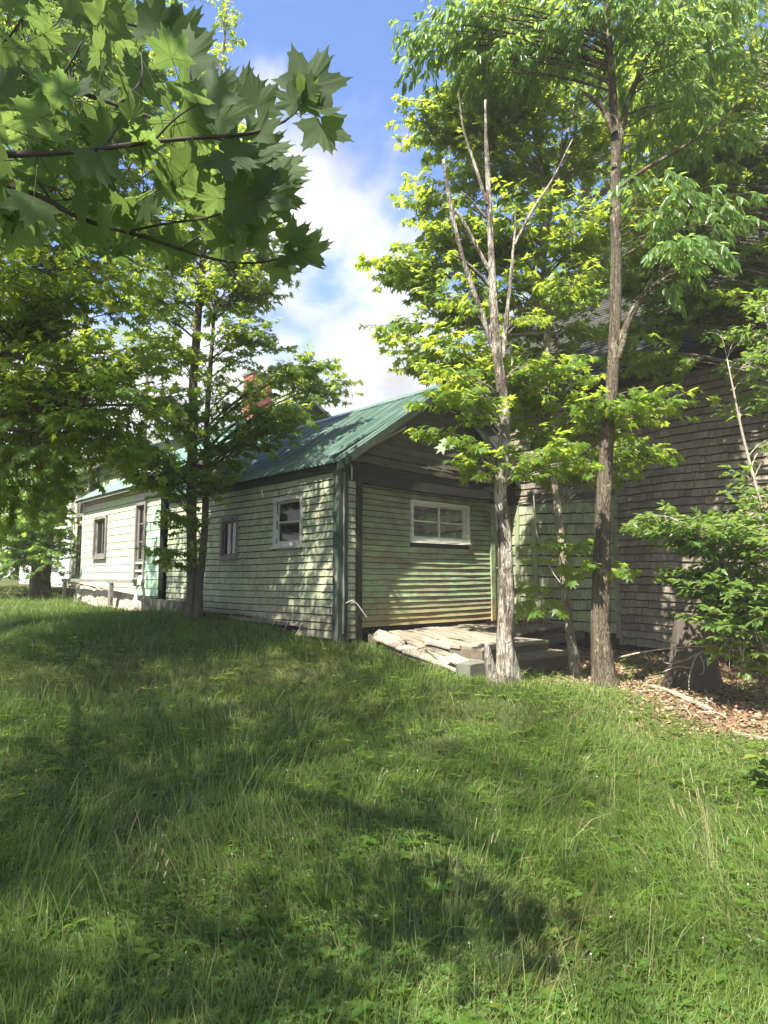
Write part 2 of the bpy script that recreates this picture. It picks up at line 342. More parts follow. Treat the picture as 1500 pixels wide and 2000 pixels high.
def bark_mat(name, a, b, pale, patch=0.5):
    g = NG(name); v = g.coord((9, 9, 1.6)); w = g.coord((1,1,1))
    n = g.noise(v, 1.6, 8, 0.7, 0.6); n2 = g.noise(w, 5, 5, 0.6); n3 = g.noise(v, 6, 4, 0.6)
    c = g.mix(g.ramp(n, 0.38, 0.62), b, a)
    c = g.mix(g.math('MULTIPLY', g.ramp(n2, 0.62-patch*0.25, 0.66-patch*0.15), g.ramp(n, 0.42, 0.5)), c, pale)
    c = g.mix(g.math('MULTIPLY', g.ramp(n3, 0.5, 0.7), 0.4), c, tuple(x*0.35 for x in a))
    vo = g.n('ShaderNodeTexVoronoi', feature='DISTANCE_TO_EDGE'); vo.inputs['Scale'].default_value = 1.0
    wv = g.n('ShaderNodeVectorMath', operation='ADD'); g.l(g.coord((36, 36, 7)), wv.inputs[0]); nn = g.n('ShaderNodeTexNoise'); nn.inputs['Scale'].default_value = 9; g.l(w, nn.inputs['Vector']); g.l(nn.outputs[1], wv.inputs[1]); g.l(wv.outputs[0], vo.inputs['Vector'])
    crack = g.ramp(vo.outputs['Distance'], 0.0, 0.16); c = g.mix(g.math('MULTIPLY', g.math('SUBTRACT', 1.0, crack), 0.35), c, tuple(x*0.3 for x in b))
    g.pbr(c, 0.9, g.bump(g.math('ADD', g.math('ADD', n, g.math('MULTIPLY', n3, 0.3)), g.math('MULTIPLY', crack, 0.25)), 1.0, 0.03), 0.15); return g.m
M['bark_dead'] = bark_mat('peeling_bark', (0.215,0.18,0.14), (0.085,0.07,0.053), (0.43,0.385,0.32), 0.8)
M['bark_ash'] = bark_mat('ash_bark', (0.17,0.14,0.10), (0.07,0.055,0.04), (0.30,0.27,0.19), 0.3)
M['bark_maple'] = bark_mat('young_maple_bark', (0.30,0.27,0.20), (0.17,0.145,0.105), (0.42,0.39,0.30), 0.35)
M['bark_dark'] = bark_mat('dark_bark', (0.19,0.165,0.125), (0.10,0.085,0.065), (0.27,0.25,0.19), 0.2)
def ground_mat():
    g = NG('soil'); b = g.coord((1,1,1))
    n = g.noise(b, 0.8, 5); n2 = g.noise(b, 9, 6, 0.7)
    c = g.mix(g.ramp(n, 0.35, 0.65), (0.055,0.075,0.022), (0.085,0.085,0.03)); c = g.mix(g.ramp(n2, 0.45, 0.7), c, (0.05,0.04,0.022))
    lit = g.n('ShaderNodeAttribute', attribute_name='litter').outputs['Fac']
    c2 = g.mix(g.ramp(n2, 0.35, 0.7), (0.22,0.13,0.08), (0.10,0.065,0.04))
    c = g.mix(lit, c, c2)
    g.pbr(c, 0.95, g.bump(n2, 0.8, 0.03), 0.1); return g.m
M['soil'] = ground_mat()
# ---------------------------------------------------------------- ground
GP = np.array([(0,0,0),(0,2.5,0.0),(-2,3,0.05),(2,3,-0.02),(-2.5,6,0.35),(0,5.5,0.22),(2.2,3.7,0.0),(3.0,5.6,0.10),(1.32,7.0,0.44),(2.5,7.4,0.34),
    (2.34,7.9,0.38),(3.8,8.0,0.22),(5.5,7.5,0.05),(5,5,0.0),(-0.67,9.5,0.62),(0.3,8.2,0.47),(2,9.5,0.42),(3.3,10.5,0.35),(-3.65,12.5,0.90),(-2.2,11,0.78),
    (-4.95,14.0,0.74),(-8.5,18,0.90),(-6.8,16,0.82),(-12,22,1.18),(-16,26,1.25),(-6,9,0.72),(-8,5,0.5),(-4,0,0),(4,-2,-0.1),(-10,14,1.05),(0,20,1.1),(8,16,0.6),(10,8,0.1),
    (-5,11.5,0.9),(-20,15,1.3),(-20,0,0.6),(16,0,0),(0,-10,0),(-30,40,1.4),(30,40,1.2),(0,60,1.3),(-60,20,1.3),(60,20,0.6),(0,-60,0)])
def gz_arr(x, y):
    x = np.asarray(x, float); y = np.asarray(y, float); sh = x.shape
    X = x.reshape(-1, 1); Y = y.reshape(-1, 1); out = np.empty(len(X))
    for i in range(0, len(X), 20000):
        d2 = (X[i:i+20000]-GP[:,0])**2+(Y[i:i+20000]-GP[:,1])**2
        w = 1/(d2+0.55)**2.0
        out[i:i+20000] = (w*GP[:,2]).sum(1)/w.sum(1)
    xx = X[:,0]; yy = Y[:,0]
    out += 0.018*np.sin(xx*2.1+1.3*np.sin(yy*1.7))*np.cos(yy*1.9+0.4)+0.012*np.sin(xx*5.3+yy*3.1)
    return out.reshape(sh)
def gz(x, y): return float(gz_arr(np.array([x]), np.array([y]))[0])
def st_arr(x, y):
    rx, ry = x-CX, y-CY
    return rx*DR[0]+ry*DR[1], rx*DL[0]+ry*DL[1]
def litter_arr(x, y, off=0.45, wid=0.9):
    """bare, leaf-strewn soil under the trees beside the barn"""
    n = 0.35*np.sin(x*3.1+y*1.3)+0.25*np.sin(x*1.2-y*4.3)
    d = (x-1.15)*0.80+(y-7.0)*0.52+n*0.35-off         # edge of the lawn
    f = np.clip(d/wid, 0, 1)*np.clip((y-4.3-n*0.3)/0.9, 0, 1)
    return f*np.clip((13.5-y), 0, 1)
def axis(lo, hi, step, far, n):
    core = np.arange(lo, hi+1e-6, step); g = np.geomspace(step*2, far, n)
    return np.concatenate([lo-g[::-1], core, hi+g])
ax = axis(-12, 8, 0.16, 500, 24); ay = axis(-2, 22, 0.16, 500, 24)
GX, GY = np.meshgrid(ax, ay); GZ = gz_arr(GX, GY)
nx_, ny_ = len(ax), len(ay); idx = np.arange(nx_*ny_).reshape(ny_, nx_)
Fq = np.stack([idx[:-1,:-1], idx[:-1,1:], idx[1:,1:], idx[1:,:-1]], -1).reshape(-1, 4)
np_mesh('ground', np.stack([GX.ravel(), GY.ravel(), GZ.ravel()], 1), Fq, np.zeros(nx_*ny_), M['soil'],
        extra={'litter': litter_arr(GX.ravel(), GY.ravel())}, smooth=True, kind='structure')

# ---------------------------------------------------------------- wall helpers (house frame: x = s along the porch wall, y = t away along the side wall)
def house_empty(name, label, cat, s, t, z, group=None):
    p = H(s, t, z); return thing(name, label, cat, tuple(p), TH, group)
class Local:
    """MB in house coordinates, moved into the frame of an Empty placed by house_empty(s, t, z)"""
    def __init__(s, s0, t0, z0): s.o = (s0, t0, z0)
    def P(s, side, base):
        """side 's': wall with constant s facing -s (u = t); 't': wall with constant t facing -t (u = s)"""
        o = s.o
        if side == 's': return lambda u, w, z: (base-w-o[0], u-o[1], z-o[2])
        return lambda u, w, z: (u-o[0], base-w-o[1], z-o[2])
def pbox(m, P, u0, u1, w0, w1, z0, z1, r=None):
    m.hexa([P(u0,w0,z0),P(u1,w0,z0),P(u1,w1,z0),P(u0,w1,z0),P(u0,w0,z1),P(u1,w0,z1),P(u1,w1,z1),P(u0,w1,z1)], r)
def lap(m, P, u0, u1, z0, z1, wb, wt, zs=(0,0), r=None):
    """lapped board: thick butt at the bottom; zs = sag at the two ends"""
    a, b = zs
    c = min(0.014, (z1-z0)*0.2)   # the butt is cut back a little, end grain darkened to paint the shadow line
    m.add([P(u0,0,z0+a),P(u1,0,z0+b),P(u1,wb*.45,z0+b),P(u0,wb*.45,z0+a),P(u1,wb,z0+b+c),P(u0,wb,z0+a+c),P(u1,wt,z1+b),P(u0,wt,z1+a),P(u1,0,z1+b),P(u0,0,z1+a)],
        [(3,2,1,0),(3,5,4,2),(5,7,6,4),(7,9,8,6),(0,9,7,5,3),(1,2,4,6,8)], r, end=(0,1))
def holes_wall(m, P, u0, u1, z0, z1, holes, w=0.0, th=0.1):
    us = sorted({u0, u1, *[h[0] for h in holes], *[h[1] for h in holes]}); 
    for a, b in zip(us[:-1], us[1:]):
        zc = z0
        for h in sorted([h for h in holes if h[0] <= a and h[1] >= b], key=lambda h: h[2]):
            if h[2] > zc: pbox(m, P, a, b, w-th, w, zc, h[2])
            zc = h[3]
        if z1 > zc: pbox(m, P, a, b, w-th, w, zc, z1)
def spans(u0, u1, z0, z1, holes):
    """pieces of [u0,u1] free of openings at heights z0..z1"""
    seg = [(u0, u1)]
    for h in holes:
        if h[3] <= z0+0.01 or h[2] >= z1-0.01: continue
        ns = []
        for a, b in seg:
            if h[1] <= a or h[0] >= b: ns.append((a, b)); continue
            if h[0] > a: ns.append((a, h[0]))
            if h[1] < b: ns.append((h[1], b))
        seg = ns
    return [(a, b) for a, b in seg if b-a > 0.025]
def rough_box(m, P, u0, u1, w0, w1, z0, z1, amp=0.004, along='u', n=5, r=None):
    """a bar whose edges wander a little"""
    r = random.random() if r is None else r
    k = max(2, n); V = []
    for i in range(k+1):
        f = i/k
        j = lambda: random.uniform(-amp, amp)
        if along == 'u':
            u = u0+(u1-u0)*f; V += [P(u,w0,z0+j()),P(u,w1+j(),z0+j()),P(u,w1+j(),z1+j()),P(u,w0,z1+j())]
        else:
            z = z0+(z1-z0)*f; V += [P(u0+j(),w0,z),P(u0+j(),w1+j(),z),P(u1+j(),w1+j(),z),P(u1+j(),w0,z)]
    Fc = []
    for i in range(k):
        for q in range(4):
            q2 = (q+1) % 4; Fc.append((i*4+q, i*4+q2, (i+1)*4+q2, (i+1)*4+q))
    Fc += [(3,2,1,0), (k*4, k*4+1, k*4+2, k*4+3)]
    m.add(V, Fc, r)
def window(parent, P, u0, u1, z0, z1, nx, ny, mf, proud=0.03, fw=0.06, sash=0.035, recess=0.03, label=None, curtain=None, sill=True, tilt=0.0):
    """window > window_frame, muntin..., pane..., sill; the opening is a real hole"""
    T = lambda u, w, z: P(u, w, z+(u-u0)*tilt)
    m = MB()
    rough_box(m, T, u0-fw, u0, -0.05, proud, z0-fw, z1+fw, 0.003, 'z', 6); rough_box(m, T, u1, u1+fw, -0.05, proud, z0-fw, z1+fw, 0.003, 'z', 6)
    rough_box(m, T, u0, u1, -0.05, proud-0.003, z1, z1+fw, 0.003, 'u', 6); rough_box(m, T, u0, u1, -0.05, proud-0.003, z0-fw, z0, 0.003, 'u', 6)
    fr = m.build('window', mf, parent)
    m = MB()
    rough_box(m, T, u0, u0+sash, -recess-0.03, -recess+0.012, z0, z1, 0.002, 'z', 4); rough_box(m, T, u1-sash, u1, -recess-0.03, -recess+0.012, z0, z1, 0.002, 'z', 4)
    rough_box(m, T, u0+sash, u1-sash, -recess-0.03, -recess+0.010, z0, z0+sash, 0.002, 'u', 4); rough_box(m, T, u0+sash, u1-sash, -recess-0.03, -recess+0.010, z1-sash, z1, 0.002, 'u', 4)
    m.build('sash', mf, fr)
    bw = 0.012
    for i in range(1, nx):
        u = u0+(u1-u0)*i/nx; m = MB(); rough_box(m, T, u-bw, u+bw, -recess-0.025, -recess+0.006, z0+sash, z1-sash, 0.0015, 'z', 5); m.build('muntin', mf, fr)
    for j in range(1, ny):
        z = z0+(z1-z0)*j/ny; m = MB(); rough_box(m, T, u0+sash, u1-sash, -recess-0.024, -recess+0.004, z-bw, z+bw, 0.0015, 'u', 5); m.build('muntin', mf, fr)
    for i in range(nx):
        for j in range(ny):
            m = MB(); a = u0+(u1-u0)*i/nx; b = u0+(u1-u0)*(i+1)/nx; c = z0+(z1-z0)*j/ny; d = z0+(z1-z0)*(j+1)/ny
            pbox(m, T, a+0.01, b-0.01, -recess-0.013, -recess-0.009, c+0.01, d-0.01); m.build('pane', M['glass'], fr)
    if sill:
        m = MB(); rough_box(m, T, u0-fw-0.015, u1+fw+0.015, 0.0, proud+0.03, z0-fw-0.03, z0-fw, 0.003, 'u', 6); m.build('sill', mf, fr)
    return fr
def shingle_meshes(name, mat, n=6):
    """wooden shingles 1 m wide by 1 m high in unit size, butt at z=0, scaled per piece"""
    out = []
    for i in range(n):
        m = MB(); k = 2; V = []; 
        for q in range(k+1):
            x = q/k; jb = random.uniform(-0.02, 0.02) if 0 < q < k else 0
            V += [(x, 0, jb), (x, -0.45, jb), (x, -1.0, jb+0.12), (x, -0.12, 1.0), (x, 0, 1.0)]
        Fc = []
        for q in range(k):
            for e in range(5):
                e2 = (e+1) % 5; Fc.append((q*5+e, q*5+e2, (q+1)*5+e2, (q+1)*5+e))
        Fc += [(4,3,2,1,0), (k*5, k*5+1, k*5+2, k*5+3, k*5+4)]
        m.add(V, Fc, random.random()*0.999, end=[q*5+e for q in range(k) for e in (0, 1)]); me = m.mesh(name, mat); out.append(me)  # butt faces carry the painted shadow line
    return out
def shingle_wall(parent, lo, side, base, u0, u1, z0, z1, course, wmin, wmax, mat, holes, near_u, sag=None, gaps=0.0, stuff=True, top=None, thick=0.014, limit=300, jz=0.005, missing=0.0):
    """every shingle is a part; beyond the 300 nearest the rest become one part"""
    P = lo.P(side, base); pieces = []
    nz = int((z1-z0)/course)+1
    for i in range(nz):
        zb = z0+i*course
        u = u0
        while u < u1-0.02:
            w = random.uniform(wmin, wmax); v = min(u+w, u1)
            if u1-v < 0.03: v = u1
            zc = zb+(sag(0.5*(u+v), zb) if sag else 0)+random.uniform(-jz, jz)
            tp = top(0.5*(u+v)) if top else z1
            ze = min(zc+course*1.12, tp)
            if ze-zc > 0.03:
                blocked = [h for h in holes if not (h[3] <= zc+0.01 or h[2] >= ze-0.01 or h[1] <= u or h[0] >= v)]
                if not blocked:
                    if random.random() >= missing: pieces.append((u, v, zc, ze))
                else:
                    for a, b in spans(u, v, zc, ze, holes): pieces.append((a, b, zc, ze))
                    h = blocked[0]
                    if h[3] > zc and h[3] < ze-0.02 : pieces.append((max(u,h[0]), min(v,h[1]), h[3], ze))
                    elif h[2] < ze and h[2] > zc+0.02: pieces.append((max(u,h[0]), min(v,h[1]), zc, h[2]))
            u = v+random.uniform(0.001, 0.005)
    pieces.sort(key=lambda p: abs(p[0]-near_u)*1.0+abs(p[2]-1.6)*0.25)
    ms = shingle_meshes('shingle', mat)
    sgn = 1.0
    for p in pieces[:limit]:
        a, b, zc, ze = p; t = thick*random.uniform(0.75, 1.35)
        if side == 's':   # piece x axis runs along t; outward is -s
            R = Matrix(((0, 1, 0), (1, 0, 0), (0, 0, 1)))
            Mx = R.to_4x4() @ Matrix.Diagonal((b-a-0.002, t, ze-zc, 1))
            Mx.translation = Vector(P(a, 0, zc))
        else:
            Mx = Matrix.Diagonal((b-a-0.002, t, ze-zc, 1)); Mx.translation = Vector(P(a, 0, zc))
        link_copy(random.choice(ms), 'shingle', parent, Mx)
    if len(pieces) > limit:
        m = MB()
        for a, b, zc, ze in pieces[limit:]:
            t = thick*random.uniform(0.75, 1.35)
            lap(m, P, a, b-0.002, zc, ze, t, t*0.12)
        m.build('shingle', mat, parent, kind='stuff')
    return len(pieces)
def rib_panel(m, A, B, C, D, n, hgt, r=None):
    """corrugated sheet between eave edge A->B and ridge edge D->C"""
    r = random.random() if r is None else r
    A, B, C, D = [np.array(p, float) for p in (A, B, C, D)]
    nrm = np.cross(B-A, D-A); nrm /= np.linalg.norm(nrm)
    if nrm[2] < 0: nrm = -nrm
    prof = []
    for i in range(n):
        for f, h in ((0.0, 0), (0.30, 0), (0.42, 1), (0.58, 1), (0.70, 0)): prof.append(((i+f)/n, h*hgt*(1.0 if i % 3 == 0 else 0.6)))
    prof.append((1.0, 0)); V = []
    for f, h in prof:
        V += [A+(B-A)*f+nrm*h, D+(C-D)*f+nrm*h, A+(B-A)*f+nrm*(h-0.004), D+(C-D)*f+nrm*(h-0.004)]
    Fc = []
    for i in range(len(prof)-1):
        a = i*4; b = a+4
        Fc += [(a, b, b+1, a+1), (a+2, a+3, b+3, b+2), (a, a+2, b+2, b), (a+1, b+1, b+3, a+3)]
    k = (len(prof)-1)*4; Fc += [(0, 1, 3, 2), (k, k+2, k+3, k+1)]
    m.add(V, Fc, r)

# ================================================================= the green ell in the middle
EZ = 3.36                      # eave height
ell = house_empty('green_shingled_ell', 'low green shingled building with ribbed green metal roof and open porch end beside the barn', 'building', 0, 0, 0.6)
lo = Local(0, 0, 0.6); PS = lo.P('s', 0.0); PT = lo.P('t', 0.0)
W1 = (0.98, 1.70, 1.93+0.28, 2.98-0.12); W2 = (3.00, 3.58, 1.98, 2.72)
W1 = (0.97, 1.68, 2.14, 2.84); W2 = (2.98, 3.52, 1.98, 2.62)
fwh = 0.06
hol = [(w[0]-fwh, w[1]+fwh, w[2]-fwh-0.03, w[3]+fwh) for w in (W1, W2)]
m = MB(); holes_wall(m, PS, 0.0, 5.9, 0.72, EZ, [(w[0], w[1], w[2], w[3]) for w in (W1, W2)])
wall = m.build('wall', M['beam'], ell)
side_sag = lambda u, z: 0.012*math.sin(u*1.1+z)-max(0, (1.15-z))*0.06*max(0, 1-abs(u-1.9)/2)
base_z = lambda u: 0.66+0.055*u
shingle_wall(wall, lo, 's', 0.0, 0.06, 5.9, 0.66, EZ-0.02, 0.114, 0.07, 0.15, M['green_shingle'], hol+[(1.0, 5.9, 0.0, 0.80), (2.2, 5.9, 0, 0.90), (3.6, 5.9, 0, 0.95)], 0.0, side_sag, missing=0.0, jz=0.0025, thick=0.022)
window(ell, PS, *W1, 1, 2, M['frame'], 0.035, fwh)
w2f = window(ell, PS, *W2, 2, 1, M['frame_dark'], 0.03, fwh)
# blind inside the nearer window, cloth inside the far one
m = MB(); pbox(m, PS, W1[0], W1[1], -0.14, -0.12, W1[3]-0.2, W1[3]+0.02); m.build('blind', M['white_cloth'], ell, label='pale roller blind half drawn')
m = MB(); pbox(m, PS, 3.26, 3.33, -0.12, -0.10, W2[2], W2[3]); m.build('curtain', M['white_cloth'], ell, label='narrow white curtain strip')
# corner boards
m = MB(); rough_box(m, PS, -0.030, 0.105, 0.0, 0.032, 0.62, EZ-0.03, 0.003, 'z', 12); m.build('corner_board', M['trim'], ell)
m = MB(); rough_box(m, PT, -0.035, 0.155, 0.0, 0.030, 0.60, EZ-0.05, 0.003, 'z', 12); m.build('corner_board', M['trim'], ell)
m = MB(); rough_box(m, PT, 0.055, 0.075, 0.030, 0.048, 0.75, EZ-0.2, 0.003, 'z', 12); m.build('batten', M['frame_dark'], ell)
# porch end: strip of clapboards, post, and the recessed clapboard wall
m = MB(); pbox(m, PT, -0.03, 0.46, -0.10, 0.0, 0.62, 3.05); endw = m.build('end_wall', M['beam'], ell)
z = 0.66
while z < 3.0:
    m = MB(); lap(m, PT, 0.156, 0.315, z, z+0.115, 0.014, 0.003, (random.uniform(-.004,.004), random.uniform(-.004,.004))); m.build('clapboard', M['green_shingle'], endw); z += 0.103
m = MB(); rough_box(m, PT, 0.318, 0.435, 0.0, 0.028, 0.62, 3.04, 0.004, 'z', 12); m.build('post', M['beam'], ell)
RC = 0.18; PR = lo.P('t', RC); WP = (1.72, 3.13, 2.25, 2.83)
m = MB(); holes_wall(m, PR, 0.44, 4.40, 0.70, 3.06, [WP]); pw = m.build('porch_wall', M['beam'], ell)
hp = [(WP[0]-0.07, WP[1]+0.07, WP[2]-0.11, WP[3]+0.06)]
z = 0.80; k = 0
while z < 3.03:
    sg = lambda u, z=z: 0.022*math.sin((u-0.44)/4*math.pi)*(-1)*(0.4+0.6*(z-0.8)/2.2)
    for a, b in spans(0.437, 3.80, z, z+0.10, hp):
        cut = sorted([a]+[random.uniform(a+0.3, b-0.3) for _ in range(1 if (b-a > 1.2 and random.random() < 0.6) else 0)]+[b])
        for c, d in zip(cut[:-1], cut[1:]):
            n = max(1, int((d-c)/0.5)); m = MB(); r = random.random()
            us = np.linspace(c, d-0.002, n+1)
            V = []
            tilt = random.uniform(-0.004, 0.004)
            for u in us:
                zz0 = z+sg(u)+tilt*(u-c)+random.uniform(-0.002, 0.002); wb = 0.024+random.uniform(-0.004, 0.005)
                V += [PR(u,0,zz0), PR(u,wb*.5,zz0), PR(u,wb,zz0+0.009), PR(u,0.004,zz0+0.104), PR(u,0,zz0+0.104)]
            Fc = []
            for i in range(n):
                for e in range(5):
                    e2 = (e+1) % 5; Fc.append((i*5+e, i*5+e2, (i+1)*5+e2, (i+1)*5+e))
            Fc += [(4,3,2,1,0), (n*5, n*5+1, n*5+2, n*5+3, n*5+4)]
            m.add(V, Fc, r, end=[i*5+e for i in range(n) for e in (0, 1)]); m.build('clapboard', M['green_clap'], pw)  # lower edge coloured dark as the shadow line between boards
    z += 0.092; k += 1
# the porch window: peeling white frame, two by two panes
wf = window(ell, PR, *WP, 2, 2, M['frame_white'], 0.045, 0.06, 0.03, 0.02)
m = MB(); pbox(m, PR, 1.60, 2.16, -0.35, -0.33, 2.1, 2.95)
cl = m.build('inner_shutter', M['green_clap'], ell)
for j in range(8):
    m = MB(); lap(m, lo.P('t', RC+0.33), 1.60, 2.14, 2.12+j*0.11, 2.24+j*0.11, 0.02, 0.004); m.build('board', M['green_clap'], cl)
m = MB(); pbox(m, PR, 2.12, 2.27, -0.16, -0.14, 2.15, 2.9); m.build('inner_casing', M['green_clap'], ell)
m = MB(); pbox(m, PR, 2.98, 3.10, -0.16, -0.14, 2.15, 2.9); m.build('inner_casing', M['green_clap'], ell)
m = MB()
V = []; n = 46
for i in range(n+1):
    u = 2.45+(2.98-2.45)*i/n; w = -0.42+0.02*math.sin(i*1.1)
    V += [PR(u, w, 2.1), PR(u, w, 2.95)]
m.add(V, [(2*i, 2*i+2, 2*i+3, 2*i+1) for i in range(n)]); m.build('curtain', M['curtain'], ell, smooth=True)
# door casing and plank door at the inner corner
m = MB(); rough_box(m, PR, 3.80, 3.92, 0.0, 0.05, 0.76, 2.98, 0.004, 'z', 10); m.build('door_casing', M['green_clap'], ell)
m = MB(); rough_box(m, PR, 4.30, 4.40, 0.0, 0.05, 0.76, 2.98, 0.004, 'z', 10); m.build('door_casing', M['green_clap'], ell)
m = MB(); rough_box(m, PR, 3.92, 4.30, 0.0, 0.05, 2.84, 2.98, 0.004, 'u', 6); m.build('door_casing', M['green_clap'], ell)
dr = MB(); pbox(dr, PR, 3.92, 4.30, 0.0, 0.012, 0.76, 2.84); dr = dr.build('door', M['beam'], ell)
for j in range(3):
    m = MB(); rough_box(m, PR, 3.923+j*0.124, 3.923+j*0.124+0.118, 0.012, 0.030, 0.78, 2.83, 0.002, 'z', 6); m.build('plank', M['green_clap'], dr)
m = MB(); m.tube([PR(3.96, 0.03, 1.75), PR(3.96, 0.07, 1.75)], 0.018, 8); m.build('handle', M['frame_dark'], dr)
# beam and gable boards above the recess
RS, RZ, GE = 2.32, 4.98, -0.12       # ridge s, ridge z, rake overhang t
roofz = lambda s: EZ-0.03+(RZ-EZ)*(s+0.12)/(RS+0.12) if s < RS else RZ-(RZ-3.45)*(s-RS)/(4.4-RS)
for jb, (f0, f1, w_) in enumerate(((0.0, 0.36, 0.004), (0.375, 0.70, -0.010), (0.715, 1.0, 0.002))):
    m = MB(); V = []; wob = random.uniform(0, 6)
    for s_ in np.linspace(0.156, 4.4, 14):
        sg = -0.03*math.sin((s_-0.15)/4.25*math.pi); a, b = 3.05+sg, min(3.50+sg*2, roofz(s_)-0.06); e = 0.006*math.sin(s_*5+wob)
        V += [PT(s_, -0.18, a+(b-a)*f0+e*(jb > 0)), PT(s_, w_, a+(b-a)*f0+e), PT(s_, w_, a+(b-a)*f1-e*0.7), PT(s_, -0.18, a+(b-a)*f1)]
    Fc = []
    for i in range(13):
        for e in range(4):
            e2 = (e+1) % 4; Fc.append((i*4+e, i*4+e2, (i+1)*4+e2, (i+1)*4+e))
    Fc += [(3,2,1,0), (52,53,54,55)]
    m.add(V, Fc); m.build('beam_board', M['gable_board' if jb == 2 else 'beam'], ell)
m = MB()
tri = [(-0.05, 3.40), (4.4, 3.40), (4.4, roofz(4.4)-0.05), (RS, RZ-0.06), (-0.05, roofz(0)-0.05)]
m.add([PT(a, -0.012, b) for a, b in tri]+[PT(a, -0.10, b) for a, b in tri], [(0,1,2,3,4), (9,8,7,6,5)]+[(i, i+5, (i+1) % 5+5, (i+1) % 5) for i in range(5)])
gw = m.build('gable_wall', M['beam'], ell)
z = 3.52; 
while z < RZ-0.15:
    s0 = max(0.16, -0.12+(z+0.10-(EZ-0.03))*(RS+0.12)/(RZ-EZ)); s1 = min(4.4, RS+(RZ-z-0.14)*(4.4-RS)/(RZ-3.45))
    for c, d in ((s0, s0+(s1-s0)*random.uniform(0.3, 0.7)), (None, s1)):
        if c is None: c = prev
        if d-c > 0.05:
            m = MB(); n = 5; V = []; r = random.random()
            for u in np.linspace(c, d-0.003, n+1):
                zz0 = z-0.05*math.sin((u)/4.4*math.pi)*(1-(z-3.5)/1.6)+random.uniform(-0.004, 0.004); wb = 0.014+random.uniform(-0.003, 0.006)
                V += [PT(u,-0.012,zz0), PT(u,wb,zz0), PT(u,0.0,zz0+0.125), PT(u,-0.012,zz0+0.125)]
            Fc = []
            for i in range(n):
                for e in range(4):
                    e2 = (e+1) % 4; Fc.append((i*4+e, i*4+e2, (i+1)*4+e2, (i+1)*4+e))
            Fc += [(3,2,1,0), (n*4, n*4+1, n*4+2, n*4+3)]
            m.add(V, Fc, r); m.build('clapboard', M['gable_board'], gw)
        prev = d
    z += 0.112
# splintered sheathing hanging from the beam
for j in range(9):
    u = random.uniform(0.9, 4.1); L = random.uniform(0.12, 0.5)
    m = MB(); m.hexa([PT(u,0.02,3.42),PT(u+L,0.03,3.40),PT(u+L,0.035,3.40),PT(u,0.03,3.42),PT(u+0.02,0.02,3.47),PT(u+L-0.04,0.03,3.44),PT(u+L-0.04,0.035,3.44),PT(u+0.02,0.03,3.47)]); m.build('splinter', M['gable_board'], ell)
# roof: metal panels, deck, rake and fascia
rp = lambda s, t, z: (s, t, z-0.6)
rd = MB()
for sa, sb, za, zb in ((-0.10, RS, roofz(-0.10)-0.045, RZ-0.045), (4.42, RS, 3.40, RZ-0.047)):
    rd.hexa([rp(sa,GE+0.02,za-0.05),rp(sb,GE+0.02,zb-0.05),rp(sb,5.9,zb-0.05),rp(sa,5.9,za-0.05),rp(sa,GE+0.02,za),rp(sb,GE+0.02,zb),rp(sb,5.9,zb),rp(sa,5.9,za)])
roof = rd.build('roof', M['beam'], ell)
tt = np.linspace(GE-0.02, 5.92, 9)
for i in range(8):
    m = MB(); rib_panel(m, rp(-0.15, tt[i], roofz(-0.15)-0.035), rp(-0.15, tt[i+1]-0.004, roofz(-0.15)-0.035), rp(RS, tt[i+1]-0.004, RZ-0.03), rp(RS, tt[i], RZ-0.03), 7, 0.034)
    m.build('metal_panel', M['roof_green'], roof)
    m = MB(); rib_panel(m, rp(4.42, tt[i], 3.44), rp(4.42, tt[i+1]-0.004, 3.44), rp(RS, tt[i+1]-0.004, RZ-0.03), rp(RS, tt[i], RZ-0.03), 7, 0.034)
    m.build('metal_panel', M['roof_green'], roof)
m = MB()
for sg in (-1, 1):
    m.hexa([rp(RS,GE-0.03,RZ-0.012+0.02),rp(RS+sg*0.16,GE-0.03,RZ-0.012-0.09),rp(RS+sg*0.16,5.93,RZ-0.012-0.09),rp(RS,5.93,RZ-0.012+0.02),
            rp(RS,GE-0.03,RZ-0.012+0.026),rp(RS+sg*0.16,GE-0.03,RZ-0.012-0.083),rp(RS+sg*0.16,5.93,RZ-0.012-0.083),rp(RS,5.93,RZ-0.012+0.026)])
m.build('ridge_cap', M['roof_green'], roof)
m = MB()   # rake board under the sheet edge
for sa, sb in ((-0.14, RS), (RS, 4.4)):
    za, zb = roofz(sa)-0.05, (roofz(sb)-0.05)
    m.hexa([rp(sa,GE-0.025,za-0.13),rp(sb,GE-0.025,zb-0.13),rp(sb,GE+0.012,zb-0.13),rp(sa,GE+0.012,za-0.13),rp(sa,GE-0.025,za),rp(sb,GE-0.025,zb),rp(sb,GE+0.012,zb),rp(sa,GE+0.012,za)])
m.build('rake_board', M['trim_h'], ell)
m = MB(); pbox(m, PS, GE+0.02, 5.9, 0.02, 0.05, EZ-0.19, EZ-0.055); m.build('fascia', M['trim_h'], ell)
m = MB()   # loose batten along the rake
m.hexa([rp(0.30,-0.03,3.44),rp(1.35,-0.03,4.02),rp(1.35,-0.06,4.02),rp(0.30,-0.06,3.44),rp(0.30,-0.03,3.48),rp(1.35,-0.03,4.06),rp(1.35,-0.06,4.06),rp(0.30,-0.06,3.48)])
m.build('loose_batten', M['frame'], ell)
m = MB(); m.tube([PT(0.19,0.02,3.30), PT(0.19,0.06,3.26), PT(0.19,0.06,3.05)], 0.014, 8); m.build('bracket', M['frame'], ell)
m = MB(); m.tube([PT(0.10,0.04,1.20), PT(0.22,0.05,1.24), PT(0.30,0.08,1.18), PT(0.42,0.16,0.98)], 0.008, 6); m.build('broken_pipe', M['frame'], ell)
